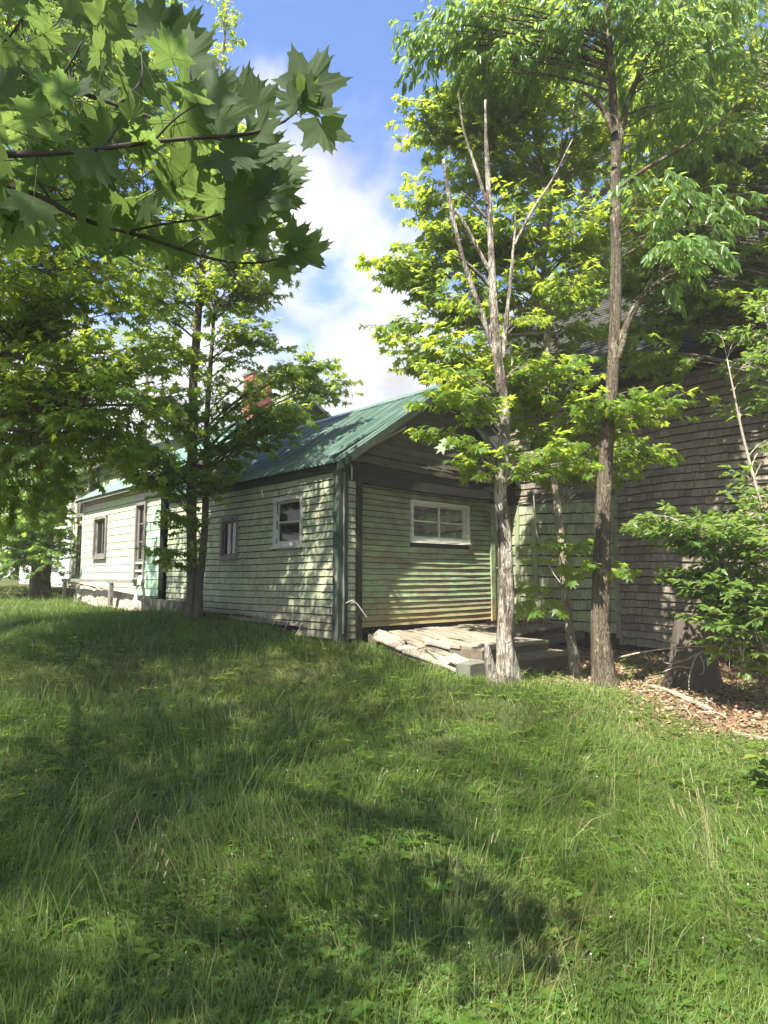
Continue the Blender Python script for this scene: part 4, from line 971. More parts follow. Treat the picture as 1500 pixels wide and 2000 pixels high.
# hollow stump
def stump():
    m = MB(); V = []; n, k = 40, 14; cx, cy = 3.80, 8.05; g0 = gz(cx, cy)-0.05
    prof = []
    for j in range(k+1):
        f = j/k
        for i in range(n):
            a = 2*math.pi*i/n
            fin = max(0, 0.45-f)/0.45
            R = 0.315-0.095*f**0.8+0.05*fin**1.6*(1+0.9*math.sin(a*5+1)+0.4*math.sin(a*3+2.2))+0.010*math.sin(a*11+f*3)+0.016*mnoise.noise(Vector((math.cos(a)*4, math.sin(a)*4, f*2)))
            z = g0+0.96*f*(1+0.08*math.sin(a+2.2)+(0.03*math.sin(a*7) if j == k else 0))
            V.append((cx+R*math.cos(a)+0.05*f, cy+R*math.sin(a), z))
    for j, (rr, zz) in enumerate(((0.88, 0.0), (0.80, -0.09))):
        for i in range(n):
            a = 2*math.pi*i/n; R = 0.215*rr+0.01*math.sin(a*9); V.append((cx+R*math.cos(a)+0.05, cy+R*math.sin(a), g0+0.96*(1+0.08*math.sin(a+2.2))+zz))
    V.append((cx+0.05, cy, g0+0.88))
    Fc = [(j*n+i, j*n+(i+1) % n, (j+1)*n+(i+1) % n, (j+1)*n+i) for j in range(k+2) for i in range(n)]
    Fc += [((k+2)*n+i, (k+2)*n+(i+1) % n, len(V)-1) for i in range(n)]
    m.add(V, Fc, 0.4); o = m.build('hollow_stump', M['stump'], smooth=True)
    tag(o, 'grey flared hollow tree stump filled with dead leaves beside the shrub', 'stump')
    return cx+0.07, cy, g0+0.92
scx, scy, scz = stump()
# ================================================================= leaves and trees
def fan(pts, fold=0.12, cup=0.0):
    """mirror a half outline of (degrees from the tip, radius) into a fan of triangles"""
    half = [(math.radians(a), r) for a, r in pts]
    full = [(-a, r) for a, r in half[::-1] if a > 1e-6]+half
    V = [(0, 0, 0)]+[(r*math.sin(a), r*math.cos(a), -fold*r*r+cup*abs(math.sin(a*2.5))*r) for a, r in full]
    n = len(full); T = [(0, i+1, i) for i in range(1, n)]
    return np.array(V), np.array(T)
LV, LT = {}, {}
LV['maple'], LT['maple'] = fan([(0,1.0),(21,.42),(34,.66),(46,.92),(60,.58),(76,.40),(104,.66),(126,.36),(160,.26)], 0.18, 0.05)
LV['maple_low'], LT['maple_low'] = fan([(0,1.0),(22,.45),(47,.9),(76,.42),(105,.6),(158,.25)], 0.18)
hi = [(0,1.04),(3.5,.86),(8,.80),(12.5,.92),(13.5,.76),(18,.66),(24,.56),(30,.63),(34,.78),(39,.77),(43,.84),(46,1.02),(50,.84),(57,.84),(58.5,.72),(66,.62),(76,.53),(85,.57),(94,.64),(98,.64),(105,.80),(111,.60),(121,.56),(127,.44),(145,.32),(160,.28),(173,.20)]
LV['maple_far'], LT['maple_far'] = fan([(0,1.0),(24,.45),(48,.92),(80,.42),(112,.62)], 0.18)
LV['maple_hi'], LT['maple_hi'] = fan(hi, 0.12, 0.02)
LV['lance'] = np.array([(0,0,0),(.16,.35,.03),(0,.4,-.03),(-.16,.35,.03),(.13,.7,0.0),(-.13,.7,0.0),(0,1,-.12)]); LT['lance'] = np.array([(0,1,2),(0,2,3),(1,4,2),(2,5,3),(2,4,6),(2,6,5)])
LV['oval'] = np.array([(0,0,0),(.26,.35,.05),(0,.45,-.02),(-.26,.35,.05),(.2,.7,0.02),(-.2,.7,0.02),(0,1.05,-.12)]); LT['oval'] = LT['lance']
class Leaves:
    def __init__(s): s.p = []; s.d = []; s.n = []; s.s = []
    def add(s, p, d, n, size): s.p.append(p); s.d.append(d); s.n.append(n); s.s.append(size)
    def arrays(s): return np.array(s.p), np.array(s.d), np.array(s.n), np.array(s.s)
    def build(s, name, kind, mat, parent, loc, keep=None, **props):
        p, d, n, sz = s.arrays()
        if keep is not None:
            k = keep(p); p, d, n, sz = p[k], d[k], n[k], sz[k]
        d = d/np.linalg.norm(d, axis=1, keepdims=True); n = n-d*(n*d).sum(1, keepdims=True); n /= np.linalg.norm(n, axis=1, keepdims=True)+1e-9
        x = np.cross(d, n); L = LV[kind]; T = LT[kind]; N = len(p)
        bend = rng.uniform(0.3, 1.8, (N, 1, 1)); asym = rng.uniform(0.85, 1.12, (N, 1, 1))
        V = p[:,None,:]+sz[:,None,None]*(L[None,:,0:1]*asym*x[:,None,:]+L[None,:,1:2]*d[:,None,:]+bend*L[None,:,2:3]*n[:,None,:])
        V = V.reshape(-1, 3); Fc = (T[None]+np.arange(N)[:,None,None]*len(L)).reshape(-1, 3)
        r = np.repeat(rng.random(N), len(L))
        return np_mesh(name, V-np.array(loc), Fc, r, mat, parent, kind='stuff', **props), N
def rotz(v, a): c, s_ = math.cos(a), math.sin(a); return np.array([c*v[0]-s_*v[1], s_*v[0]+c*v[1], v[2]])
def unit(v): return v/(np.linalg.norm(v)+1e-9)
TOTAL = [0]
def spray(LF, TW, o, d, L, lsize, step, style, twr=0.004):
    """a twig with pairs of leaves"""
    n = max(2, int(L/step)); p = np.array(o, float); d = unit(d); pts = [p.copy()]
    for i in range(n):
        d = unit(d+np.array([random.gauss(0,.08), random.gauss(0,.08), random.gauss(-0.02,.05)])); p = p+d*step; pts.append(p.copy())
        if style == 'maple':
            for sg in (-1, 1):
                if random.random() < 0.12: continue
                t = rotz(d, sg*math.radians(random.uniform(35, 80))); t = unit(t+np.array([0, 0, random.uniform(-0.8, 0.0)]))
                nn = np.array([random.gauss(0,.6), random.gauss(0,.6)-0.25, 0.9])
                pet = lsize*random.uniform(0.25, 0.6)
                LF.add(p+t*pet, unit(t+np.array([0,0,random.uniform(-.3,.0)])), nn, lsize*random.uniform(0.62, 1.12))
        elif style == 'ash':
            for sg in (-1, 1):     # a compound leaf: a stalk with drooping leaflets
                a = rotz(d, sg*math.radians(random.uniform(30, 70))); a = unit(a+np.array([0, 0, random.uniform(-.5, .1)])); q = p.copy(); m_ = random.randint(3, 4)
                for k in range(m_):
                    a = unit(a+np.array([0, 0, -0.22])); q = q+a*lsize*0.42
                    for s2 in (-1, 1):
                        t = unit(rotz(a, s2*math.radians(random.uniform(35, 60)))+np.array([0, 0, random.uniform(-1.0, -.35)]))
                        LF.add(q, t, np.array([random.gauss(0,.5), random.gauss(0,.5), 1.0]), lsize*random.uniform(0.75, 1.1))
                LF.add(q, a, np.array([random.gauss(0,.5), random.gauss(0,.5), 1.0]), lsize)
        else:
            for sg in (-1, 1):
                t = rotz(d, sg*math.radians(random.uniform(30, 80))); t = unit(t+np.array([0, 0, random.uniform(-0.7, 0.3)]))
                LF.add(p+t*0.01, t, np.array([random.gauss(0,.45), random.gauss(0,.45), 1.0]), lsize*random.uniform(0.6, 1.15))
    LF.add(p, unit(d+np.array([0,0,-.3])), np.array([random.gauss(0,.3), random.gauss(0,.3), 1.0]), lsize*random.uniform(.8, 1.15))
    TW.tube([pts[0], pts[len(pts)//2], pts[-1]], [twr, twr*.7, twr*.4], 3, cap=False)
def bez(a, b, c, n): 
    return [(1-t)**2*a+2*t*(1-t)*b+t*t*c for t in np.linspace(0, 1, n)]
def trunk_tube(m, pts, rad, n=16, ring=0.12, rough=0.05, flare=0.0, r=0.5, seed=0.0):
    """trunk with uneven bark relief"""
    pts = [np.array(p, float) for p in pts]; P = []; R = []
    for i in range(len(pts)-1):
        L = np.linalg.norm(pts[i+1]-pts[i]); k = max(1, int(L/ring))
        for j in range(k):
            f = j/k; P.append(pts[i]*(1-f)+pts[i+1]*f); R.append(rad[i]*(1-f)+rad[i+1]*f)
    P.append(pts[-1]); R.append(rad[-1])
    for _ in range(3):
        P = [P[0]]+[(P[i-1]+2*P[i]+P[i+1])/4 for i in range(1, len(P)-1)]+[P[-1]]
    V = []
    z0 = P[0][2]
    for i, (p, r_0) in enumerate(zip(P, R)):
        d = unit(P[min(i+1, len(P)-1)]-P[max(i-1, 0)]); u = unit(np.cross(d, (0, 1, 0.0001))); w = np.cross(d, u)
        for k in range(n):
            a = 2*math.pi*k/n
            nz = mnoise.noise(Vector((math.cos(a)*2.2+seed, math.sin(a)*2.2, p[2]*1.1)))*1.2+mnoise.noise(Vector((math.cos(a)*6+seed, math.sin(a)*6, p[2]*3.5)))
            fl = flare*math.exp(-(p[2]-z0)/0.16)*(1+0.5*math.sin(a*4+seed))
            V.append(p+(r_0*(1+rough*nz*1.6)+fl)*(math.cos(a)*u+math.sin(a)*w))
    Fc = [(i*n+k, i*n+(k+1) % n, (i+1)*n+(k+1) % n, (i+1)*n+k) for i in range(len(P)-1) for k in range(n)]
    Fc.append(tuple(range((len(P)-1)*n, len(P)*n)))
    m.add(V, Fc, r)
    return P, R
def tree(name, label, trunks, blobs, style='maple', leaf='maple_low', lsize=0.065, lmat='leaf_maple', bark='bark_maple', step=0.065, slen=0.42, gap=0.15, low=0.0, tn=14,
         rough=0.05, flare=0.03, group=None, keep=None, drop=0.45, trunk_parts='trunk', cat='tree', tring=0.12):
    base = trunks[0][0][0]; loc = (base[0], base[1], gz(base[0], base[1]) if abs(base[1]) < 40 else base[2])
    t = thing(name, label, cat, loc, 0, group); lo3 = np.array(loc)
    polys = []
    for k, (pts, rad) in enumerate(trunks):
        m = MB(); P, R = trunk_tube(m, [np.array(p)-lo3 for p in pts], rad, tn if k == 0 else max(8, tn-4), tring, rough, flare if k == 0 or np.linalg.norm(np.array(pts[0])-np.array(base)) < 0.5 else 0, seed=random.random()*9)
        m.build(trunk_parts if k == 0 else 'limb', M[bark], t, smooth=True); polys.append((np.array(P)+lo3, R))
    LF = Leaves(); TW = MB()
    for (c, rad3, nl) in blobs:
        c = np.array(c, float); rad3 = np.array(rad3, float)
        for _ in range(nl):
            v = rng.normal(size=3); v = v/np.linalg.norm(v)*rng.random()**0.4; T_ = c+v*rad3
            best = None
            for P, R in polys:
                hd = np.hypot(P[:,0]-T_[0], P[:,1]-T_[1]); want = T_[2]-drop*hd-0.1
                sc = np.abs(P[:,2]-want)+0.35*hd+np.where(P[:,2] < low, 50, 0); i = int(sc.argmin())
                if best is None or sc[i] < best[0]: best = (sc[i], P[i], R[i])
            S_ = best[1]; D = T_-S_; L = np.linalg.norm(D)
            if L < 0.15: continue
            ctrl = S_+np.array([D[0]*0.5, D[1]*0.5, D[2]*0.75+0.06*L]); npt = max(5, int(L/0.3)+3)
            pts = bez(S_, ctrl, T_, npt); r0 = min(best[2]*0.5, 0.006+0.007*L)
            TW.tube([p-lo3 for p in pts], list(np.linspace(r0, 0.004, npt)), 5, cap=False)
            act = min(L*0.85, 0.5+max(rad3)*0.9); k = max(2, int(act/gap)); sd = 1
            for q in range(k):
                f = 1-(act/L)*(q+random.random()*0.6)/k; f = max(0.05, min(1, f)); p = (1-f)**2*S_+2*f*(1-f)*ctrl+f*f*T_
                tg = unit(2*(1-f)*(ctrl-S_)+2*f*(T_-ctrl)); sd = -sd
                d = rotz(tg, sd*math.radians(random.uniform(25, 85))); d[2] = d[2]*0.4+random.gauss(0.05, 0.30)
                spray(LF, TW, p-lo3, d, slen*random.uniform(0.6, 1.2), lsize, step, style)
            spray(LF, TW, T_-lo3, unit(T_-ctrl), slen, lsize, step, style)
    if TW.v: TW.build('twigs', M[bark], t, kind='stuff')
    if LF.p:
        kp = (lambda p: keep(p+lo3)) if keep else None
        o, N = LF.build('crown', leaf, M[lmat], t, (0,0,0), keep=kp); TOTAL[0] += N*len(LT[leaf]); print(name, 'leaves', N)
    return t, polys
def B(px, py, Y, rx, ry, ryd, n):      # crown lobe from its extent in the view
    s_ = Y/1250.0*1.03; return (U(px, py, Y), (rx*s_, ryd, ry*s_), n)
G = lambda x, y, dz=-0.08: np.array([x, y, gz(x, y)+dz])

# ---- 1 peeling half-dead maple in front of the deck
b = G(1.32, 7.0); Yt = 7.0
P = lambda px, py, Y=7.0: U(px, py, Y)
tr1 = [([b, P(987,1250), P(990,1150), P(985,1050), P(976,960), P(984,880), P(985,800), P(972,700), P(965,620), P(960,500,7.0), P(955,380,7.02), P(950,290,7.04), P(948,196,7.06)],
        [0.105,0.09,0.08,0.073,0.069,0.066,0.062,0.055,0.05,0.038,0.029,0.022,0.014]),
       ([P(968,690), P(950,640,6.98), P(925,570,6.95), P(905,510,6.92), P(885,430,6.9), P(875,370,6.88), P(866,312,6.86)], [0.034,0.032,0.028,0.024,0.023,0.021,0.016]),
       ([P(962,540), P(940,500,6.95), P(915,450,6.93), P(888,408,6.9)], [0.024,0.02,0.018,0.015]),
       ([P(958,560), P(930,530,6.95), P(905,508,6.93), P(882,496,6.9)], [0.024,0.02,0.016,0.010]),
       ([P(952,400), P(930,330,7.1), P(905,255,7.15), P(898,205,7.2), P(896,175,7.2)], [0.02,0.017,0.013,0.009,0.005]),
       ([P(948,425), P(925,395,7), P(900,373,6.98)], [0.016,0.012,0.006]),
       ([P(980,700), P(990,620,7.05), P(1000,520,7.1), P(1007,440,7.1), P(1006,408,7.1)], [0.03,0.023,0.018,0.012,0.007]),
       ([P(1004,480,7.1), P(1040,410,7.15), P(1080,350,7.2), P(1118,272,7.25)], [0.02,0.016,0.011,0.006])]
blobs1 = [B(900,790,6.9,70,28,0.35,7), B(865,850,6.8,40,14,0.2,4), B(930,900,6.8,50,22,0.3,5), B(1060,890,6.9,75,22,0.35,7), B(1130,910,6.9,22,14,0.2,3), B(870,730,7.0,60,25,0.4,6), B(1000,940,7.0,24,14,0.2,2), B(935,600,7.2,50,30,0.3,3), B(1015,620,7.2,45,30,0.3,3), B(1000,720,7.1,40,22,0.3,3)]
t1, _ = tree('half_dead_maple', 'peeling half-dead maple with bare broken tops in front of the deck', tr1, blobs1, lsize=0.095, bark='bark_dead', tn=26, rough=0.10, flare=0.085, low=P(985,960)[2], slen=0.30, gap=0.17, tring=0.04)
m = MB(); o_ = np.array(t1.location)
P2, R2 = trunk_tube(m, [G(1.19,6.96)-o_, P(955,1290,6.95)-o_, P(950,1255,6.95)-o_], [0.055,0.045,0.02], 14, 0.04, 0.12, 0.03, seed=3.3); m.build('broken_stub', M['bark_dead'], t1, smooth=True)

# ---- 2 tall ash right of it
Q = lambda px, py, Y=7.4: U(px, py, Y)
tr2 = [([G(2.50,7.4), Q(1172,1230), Q(1175,1100), Q(1178,980), Q(1186,860), Q(1196,740), Q(1202,620), Q(1204,500), Q(1202,400), Q(1203,300,7.45), Q(1198,200,7.5), Q(1190,90,7.55), Q(1184,-40,7.6), Q(1178,-220,7.7)],
        [0.125,0.105,0.092,0.083,0.077,0.071,0.067,0.064,0.06,0.055,0.05,0.042,0.033,0.02]),
       ([Q(1205,700), Q(1222,640,7.35), Q(1243,595,7.3), Q(1275,560,7.2), Q(1310,535,7.1)], [0.055,0.045,0.035,0.022,0.012]),
       ([Q(1200,260), Q(1180,215,7.4), Q(1158,190,7.35), Q(1136,180,7.3)], [0.045,0.036,0.028,0.020]),
       ([Q(1205,370), Q(1260,330,7.4), Q(1330,290,7.3), Q(1420,230,7.2)], [0.03,0.024,0.018,0.008]),
       ([Q(1200,330), Q(1225,200,7.6), Q(1270,100,7.7), Q(1330,10,7.8), Q(1380,-120,7.9)], [0.04,0.034,0.028,0.02,0.01])]
blobs2 = [B(1180,60,7.4,120,60,0.9,14), B(1290,90,7.4,110,70,0.9,10), B(1400,60,7.6,100,70,0.9,9), B(1450,220,7.6,80,60,0.7,5), B(930,30,7.6,70,35,0.5,9), B(860,70,7.6,45,35,0.4,6), B(960,120,7.6,50,35,0.4,5),
          B(1330,220,7.3,80,50,0.6,4), B(1150,-90,7.6,250,80,1.2,9), B(1400,-100,7.4,180,80,1.2,5), B(1280,380,7.0,70,35,0.4,3), B(1380,420,7.0,60,40,0.4,3), B(1330,520,6.8,60,30,0.4,4), B(1090,30,7.6,60,50,0.6,5)]
tree('ash_tree', 'tall grey ash with long drooping leaflets and a broken pale side limb', tr2, blobs2, style='ash', drop=0.15, leaf='lance', lsize=0.135, lmat='leaf_ash', bark='bark_ash', step=0.16, slen=0.42, gap=0.26, tn=24, rough=0.07, flare=0.095, low=4.2, tring=0.05)

# ---- 3 bright young maple whose crown fills the right of the sky
R_ = lambda px, py, Y=8.3: U(px, py, Y)
tr3 = [([G(2.34,7.9), U(1117,1260,7.92), U(1105,1180,7.95), U(1100,1090,8.0), U(1088,980,8.1), U(1075,860,8.2), U(1070,760,8.3), U(1068,650,8.4), U(1062,540,8.5), U(1060,420,8.6), U(1056,300,8.7), U(1050,150,8.8), U(1040,0,8.9), U(1030,-180,9.0)],
        [0.075,0.06,0.052,0.048,0.046,0.044,0.042,0.040,0.038,0.035,0.03,0.026,0.02,0.012]),
       ([U(1068,650,8.4), U(1000,655,8.5), U(930,640,8.6), U(850,640,8.7)], [0.03,0.024,0.018,0.008]),
       ([U(1060,480,8.6), U(980,420,8.7), U(900,400,8.7)], [0.028,0.02,0.008]),
       ([U(1062,500,8.5), U(1090,330,8.6), U(1130,180,8.7), U(1150,20,8.8)], [0.035,0.028,0.02,0.01])]
blobs3 = [B(860,235,8.7,60,28,0.45,9), B(850,255,8.7,40,22,0.35,5), B(960,200,8.7,110,75,0.9,18), B(1060,130,8.8,110,90,1.0,18), B(1000,60,8.8,130,60,0.9,14), B(850,390,8.7,52,30,0.4,8), B(930,340,8.6,80,55,0.7,12), B(1060,290,8.6,110,70,0.9,18),
          B(880,480,8.6,75,32,0.5,11), B(765,510,8.6,38,20,0.28,5), B(810,540,8.6,48,22,0.35,5), B(1010,440,8.4,110,60,0.8,16), B(1120,470,8.2,90,50,0.7,12), B(900,590,8.5,100,35,0.6,13), B(810,640,8.5,42,18,0.28,5), B(860,690,8.4,75,28,0.45,9),
          B(1100,560,8.1,60,35,0.5,6), B(1000,560,8.6,90,50,0.7,11), B(1000,780,8.0,90,30,0.5,7), B(1110,720,7.7,110,24,0.5,8), B(1230,800,7.4,80,16,0.35,5), B(1140,800,7.6,80,24,0.4,5), B(920,720,8.2,60,25,0.4,6), B(1150,250,8.4,80,80,0.7,9),
          B(1060,-60,8.8,160,70,1.0,14), B(950,130,8.9,80,50,0.6,8), B(980,660,8.9,100,40,0.6,8), B(1120,660,8.8,70,40,0.6,6), B(1090,1075,7.6,45,14,0.2,3), B(1150,1110,7.6,30,12,0.2,2), B(1060,1170,7.7,25,10,0.15,2), B(1150,900,8.9,80,45,0.5,8), B(1240,870,8.7,45,35,0.4,5), B(1060,860,8.9,60,40,0.4,5)]
tree('young_maple', 'slender young maple with thin pale trunk and broad bright green crown', tr3, blobs3, lsize=0.100, lmat='leaf_maple', bark='bark_maple', tn=16, rough=0.04, flare=0.02, low=1.5, slen=0.48, gap=0.115, step=0.08, tring=0.06)

# ---- 4 maples over the barn roof and behind it
tr4 = [([G(6.0,7.9), np.array([6.05,7.9,3.0]), np.array([5.9,8.1,6.0]), np.array([5.7,8.5,9.5]), np.array([5.6,8.6,12])], [0.16,0.14,0.11,0.07,0.02])]
blobs4 = [B(1300,420,9.3,80,50,0.6,9), B(1420,430,9.2,90,80,0.6,8), B(1480,360,9.2,60,70,0.5,8), B(1350,330,9.3,110,60,0.8,12), B(1230,560,9.6,50,40,0.5,5), B(1330,500,9.4,70,35,0.5,8), B(1440,560,9.0,60,30,0.4,3), B(1290,300,9.6,90,70,0.8,10), B(1450,520,9.0,70,35,0.5,6), B(1440,160,9.4,110,90,1.0,12), B(1280,200,9.6,110,90,1.0,10), B(1250,480,9.6,80,50,0.6,6), B(1260,640,9.6,60,30,0.4,7), B(1340,590,9.2,70,28,0.4,8), B(1440,600,8.9,60,25,0.3,5), B(1250,700,9.3,50,30,0.4,5)]
tree('barnside_maple', 'yellow-green maple at the right edge spreading over the dark barn roof', tr4, blobs4, leaf='maple_far', lsize=0.105, lmat='leaf_maple', bark='bark_dark', low=3.5, slen=0.5, gap=0.13)
tr5 = [([np.array([5.2,15.5,0.8]), np.array([5.3,15.5,5]), np.array([5.2,15.5,10]), np.array([5.1,15.5,17])], [0.25,0.22,0.16,0.04])]
blobs5 = [B(1100,300,15.5,140,120,1.8,22), B(1160,480,15.0,100,100,1.5,16), B(1080,580,14.8,80,60,1.3,10), B(1240,200,15.5,160,150,2,20), B(1380,80,15.5,140,120,2,16), B(1440,250,15.5,120,120,2,18), B(1350,400,15,120,90,1.6,16), B(1480,420,15,90,90,1.5,10), B(1480,-20,15.5,120,120,2,10), B(1040,120,15.5,100,100,1.5,12), B(1040,690,14.6,45,35,0.9,5), B(1160,620,14.6,70,60,1.2,10), B(1230,520,15.0,80,80,1.2,12)]
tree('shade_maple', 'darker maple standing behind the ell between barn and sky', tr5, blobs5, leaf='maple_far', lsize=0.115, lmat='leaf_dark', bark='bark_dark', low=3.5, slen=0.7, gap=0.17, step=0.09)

# ---- 5 slim twin-stemmed maple against the left part of the house
W_ = lambda px, py, Y=11.6: U(px, py, Y)
tr6 = [([G(-3.45,11.6), W_(376,1130), W_(374,1040), W_(374,940), W_(376,840), W_(378,740), W_(385,640), W_(395,520), W_(405,400), W_(415,280), W_(430,160), W_(440,60), W_(443,20)],
        [0.12,0.095,0.09,0.088,0.085,0.08,0.072,0.062,0.052,0.042,0.032,0.018,0.006]),
       ([G(-3.34,11.55), W_(391,1130,11.5), W_(400,1040,11.5), W_(402,930,11.5), W_(404,820,11.5), W_(412,700,11.5), W_(420,590,11.5)], [0.085,0.07,0.062,0.058,0.05,0.04,0.02])]
blobs6 = [B(440,60,11.6,22,38,0.30,7), B(425,140,11.6,24,36,0.35,5), B(420,240,11.6,55,45,0.6,9), B(470,320,11.6,70,55,0.8,15), B(360,340,11.6,80,60,0.8,14), B(330,470,11.6,80,55,0.8,16), B(470,440,11.6,95,60,0.9,20), B(440,560,11.6,105,50,0.9,20), B(310,580,11.4,60,40,0.6,7), B(500,560,11.5,45,30,0.5,5),
          B(470,660,11.5,68,36,0.7,10), B(360,680,11.3,80,40,0.8,10), B(430,770,11.2,110,40,0.8,9), B(560,730,11.0,45,16,0.35,4), B(610,722,11.0,30,12,0.3,4), B(645,762,11.0,20,22,0.3,4), B(560,800,11.0,85,30,0.6,7), B(480,850,10.9,85,28,0.6,6), B(330,800,11.0,90,35,0.7,10), B(260,880,10.8,75,28,0.6,8),
          B(300,920,10.8,50,22,0.4,5), B(400,900,11.0,60,25,0.4,5), B(400,940,11.0,45,18,0.35,3), B(350,1010,11.0,35,16,0.3,3), B(345,1080,11.0,32,14,0.25,3), B(250,560,11.6,50,40,0.6,4), B(520,500,11.5,40,35,0.5,4)]
tree('twin_stem_maple', 'slim twin-stemmed maple reaching up in front of the house gap', tr6, blobs6, leaf='maple_far', lsize=0.105, lmat='leaf_maple', bark='bark_dark', low=1.2, slen=0.48, gap=0.11, step=0.07, tn=14)

# ---- 6 dense dark maple on the left
tr7 = [([G(-7.6,8.2), np.array([-7.5,8.2,3]), np.array([-7.2,8.3,6]), np.array([-7.0,8.4,9]), np.array([-6.8,8.3,12])], [0.3,0.26,0.22,0.15,0.05])]
for S0, T0, up in ((3.2, U(270,790,7.7), 0.4), (3.4, U(120,850,7.7), 0.3), (3.8, U(200,690,7.8), 0.5), (4.6, U(170,520,8.1), 0.6), (5.4, U(180,420,8.2), 0.7), (4.9, np.array([-2.5,7.5,6.4]), 0.9), (5.8, np.array([-2.7,7.6,7.6]), 0.9), (7.0, U(180,250,8.2), 0.8), (7.8, np.array([-4.6,8.2,9.4]), 0.6), (4.2, U(60,640,8.9), 0.4)):
    s0 = np.array([-7.4, 8.55, S0]); tr7.append((bez(s0, (s0+T0)/2+np.array([0, 0, up]), T0, 7), list(np.linspace(0.06, 0.012, 7))))
blobs7 = [B(60,480,8.2,120,70,1.2,20), B(170,430,8.2,90,60,1.0,16), B(50,620,8.0,110,70,1.2,22), B(170,560,8.0,80,50,0.9,16), B(80,740,7.8,120,60,1.2,24), B(210,710,7.8,70,50,0.8,16), B(260,780,7.7,75,45,0.7,15), B(90,850,7.7,120,50,1.0,24), B(200,860,7.7,80,35,0.7,13), B(30,940,7.9,80,50,0.8,15), B(60,660,9.0,130,110,1.0,16), B(80,830,9.0,130,80,1.0,14), B(-60,600,8.0,120,250,1.5,20), B(-60,850,7.9,100,130,1.2,12),
          B(100,300,8.2,140,90,1.4,14), B(230,350,8.2,70,70,0.9,8), B(60,150,8.2,150,110,1.6,18), B(0,700,9.0,120,130,1.2,18), B(130,470,9.0,130,100,1.0,14), B(250,200,8.2,90,90,1.2,9), B(290,80,8.2,60,70,0.9,6), B(130,40,8.2,170,110,1.6,13),
          B(50,560,9.2,110,90,1.0,14), B(70,400,9.2,110,80,1.0,12), B(30,800,9.2,80,70,1.0,12), ((-6.5,7.0,9.5),(2.2,2.0,1.8),9), ((-4.3,7.6,9.6),(1.2,1.4,1.2),12), ((-2.25,7.3,6.2),(.75,.7,.7),7), ((-3.4,7.9,6.9),(1.0,.9,.9),9), ((-3.2,8.1,5.4),(.6,.6,.5),5), ((-2.6,7.4,7.4),(.8,.8,.7),6), ((-5.6,8.8,8.0),(1.6,1.4,1.0),7), ((-7.5,10.2,7.5),(1.6,1.5,1.4),14)]
tree('dense_maple', 'dense dark green maple overhanging the lawn at the left edge', tr7, blobs7, leaf='maple_far', lsize=0.095, lmat='leaf_maple', bark='bark_dark', low=2.8, slen=0.55, gap=0.19, step=0.075)
# ---- 7 farther trees at the left: trunk beside the house and low leafy growth
tr8 = [([np.array([-10.3,19.3,1.0]), np.array([-10.3,19.3,4]), np.array([-10.2,19.2,8]), np.array([-10.1,19.2,13])], [0.28,0.25,0.2,0.06])]
blobs8 = [B(60,960,18.5,80,45,1.5,18), B(30,1030,18.3,60,40,1.2,18), B(95,1010,18.2,30,45,0.7,10), B(0,1000,21,110,100,2.0,20), B(110,950,20,60,40,1,8), B(105,1070,17.8,22,30,0.5,7), B(60,880,18.5,90,60,1.6,12), B(20,1090,18.0,40,25,1.0,8), B(120,900,18.5,60,40,1.2,8), B(-60,1000,18.5,70,110,1.5,10), B(60,780,19,120,80,2,12)]
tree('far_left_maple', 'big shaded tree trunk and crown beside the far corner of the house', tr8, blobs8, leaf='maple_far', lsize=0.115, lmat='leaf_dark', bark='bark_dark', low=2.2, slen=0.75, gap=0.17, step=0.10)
for j, (x, y, h, w, lab) in enumerate(((-11.5,21,2.2,1.2,'low leafy bush at the foot of the big far trunk'),(-13.2,20,2.8,1.6,'leafy bush at the very left edge beyond the lawn'),(-9.2,18.6,0.9,0.5,'small weedy bush by the far house corner'))):
    g0 = G(x, y); tree('bush', lab, [([g0, g0+np.array([0,0,h*.6])], [0.03,0.01]), ([g0, g0+np.array([0.3,0,h*.5])], [0.02,0.01])], [((x,y,g0[2]+h*.5),(w*.8,w*.7,h*.5),int(14*w+6))], style='x', leaf='oval', lsize=0.09, lmat='leaf_shrub', bark='twig', slen=0.35, gap=0.2, step=0.07, flare=0, cat='bush', trunk_parts='stem', tn=6)
# distant trees beyond the buildings
for j, (px, py, Y, rx, ry, lab) in enumerate(((575,790,45,22,25,'far sunlit tree top between chimney and rear gable'), (290,660,50,40,25,'far dark tree top seen through the gap in the left crowns'), (-100,1000,40,120,110,'far dark woodland tree outside the left edge of the lawn'), (60,1090,42,70,50,'far tree behind the white farmhouse'), (1330,900,40,120,250,'far tall tree behind the barn roof'))):
    c = U(px, py, Y); b0 = np.array([c[0], Y, 1.2]); s_ = Y/1250
    tree('far_tree', lab, [([b0, np.array([c[0], Y, c[2]])], [0.3, 0.08])], [(c, (rx*s_, rx*s_, ry*s_), 24), (np.array([c[0], Y, (c[2]+1.2)/2]), (rx*s_*.8, rx*s_*.8, (c[2]-1.2)*.35), 20)], leaf='maple_low', lsize=0.2, lmat='leaf_maple', bark='bark_dark', slen=1.4, gap=0.7, step=0.25, low=2.5)

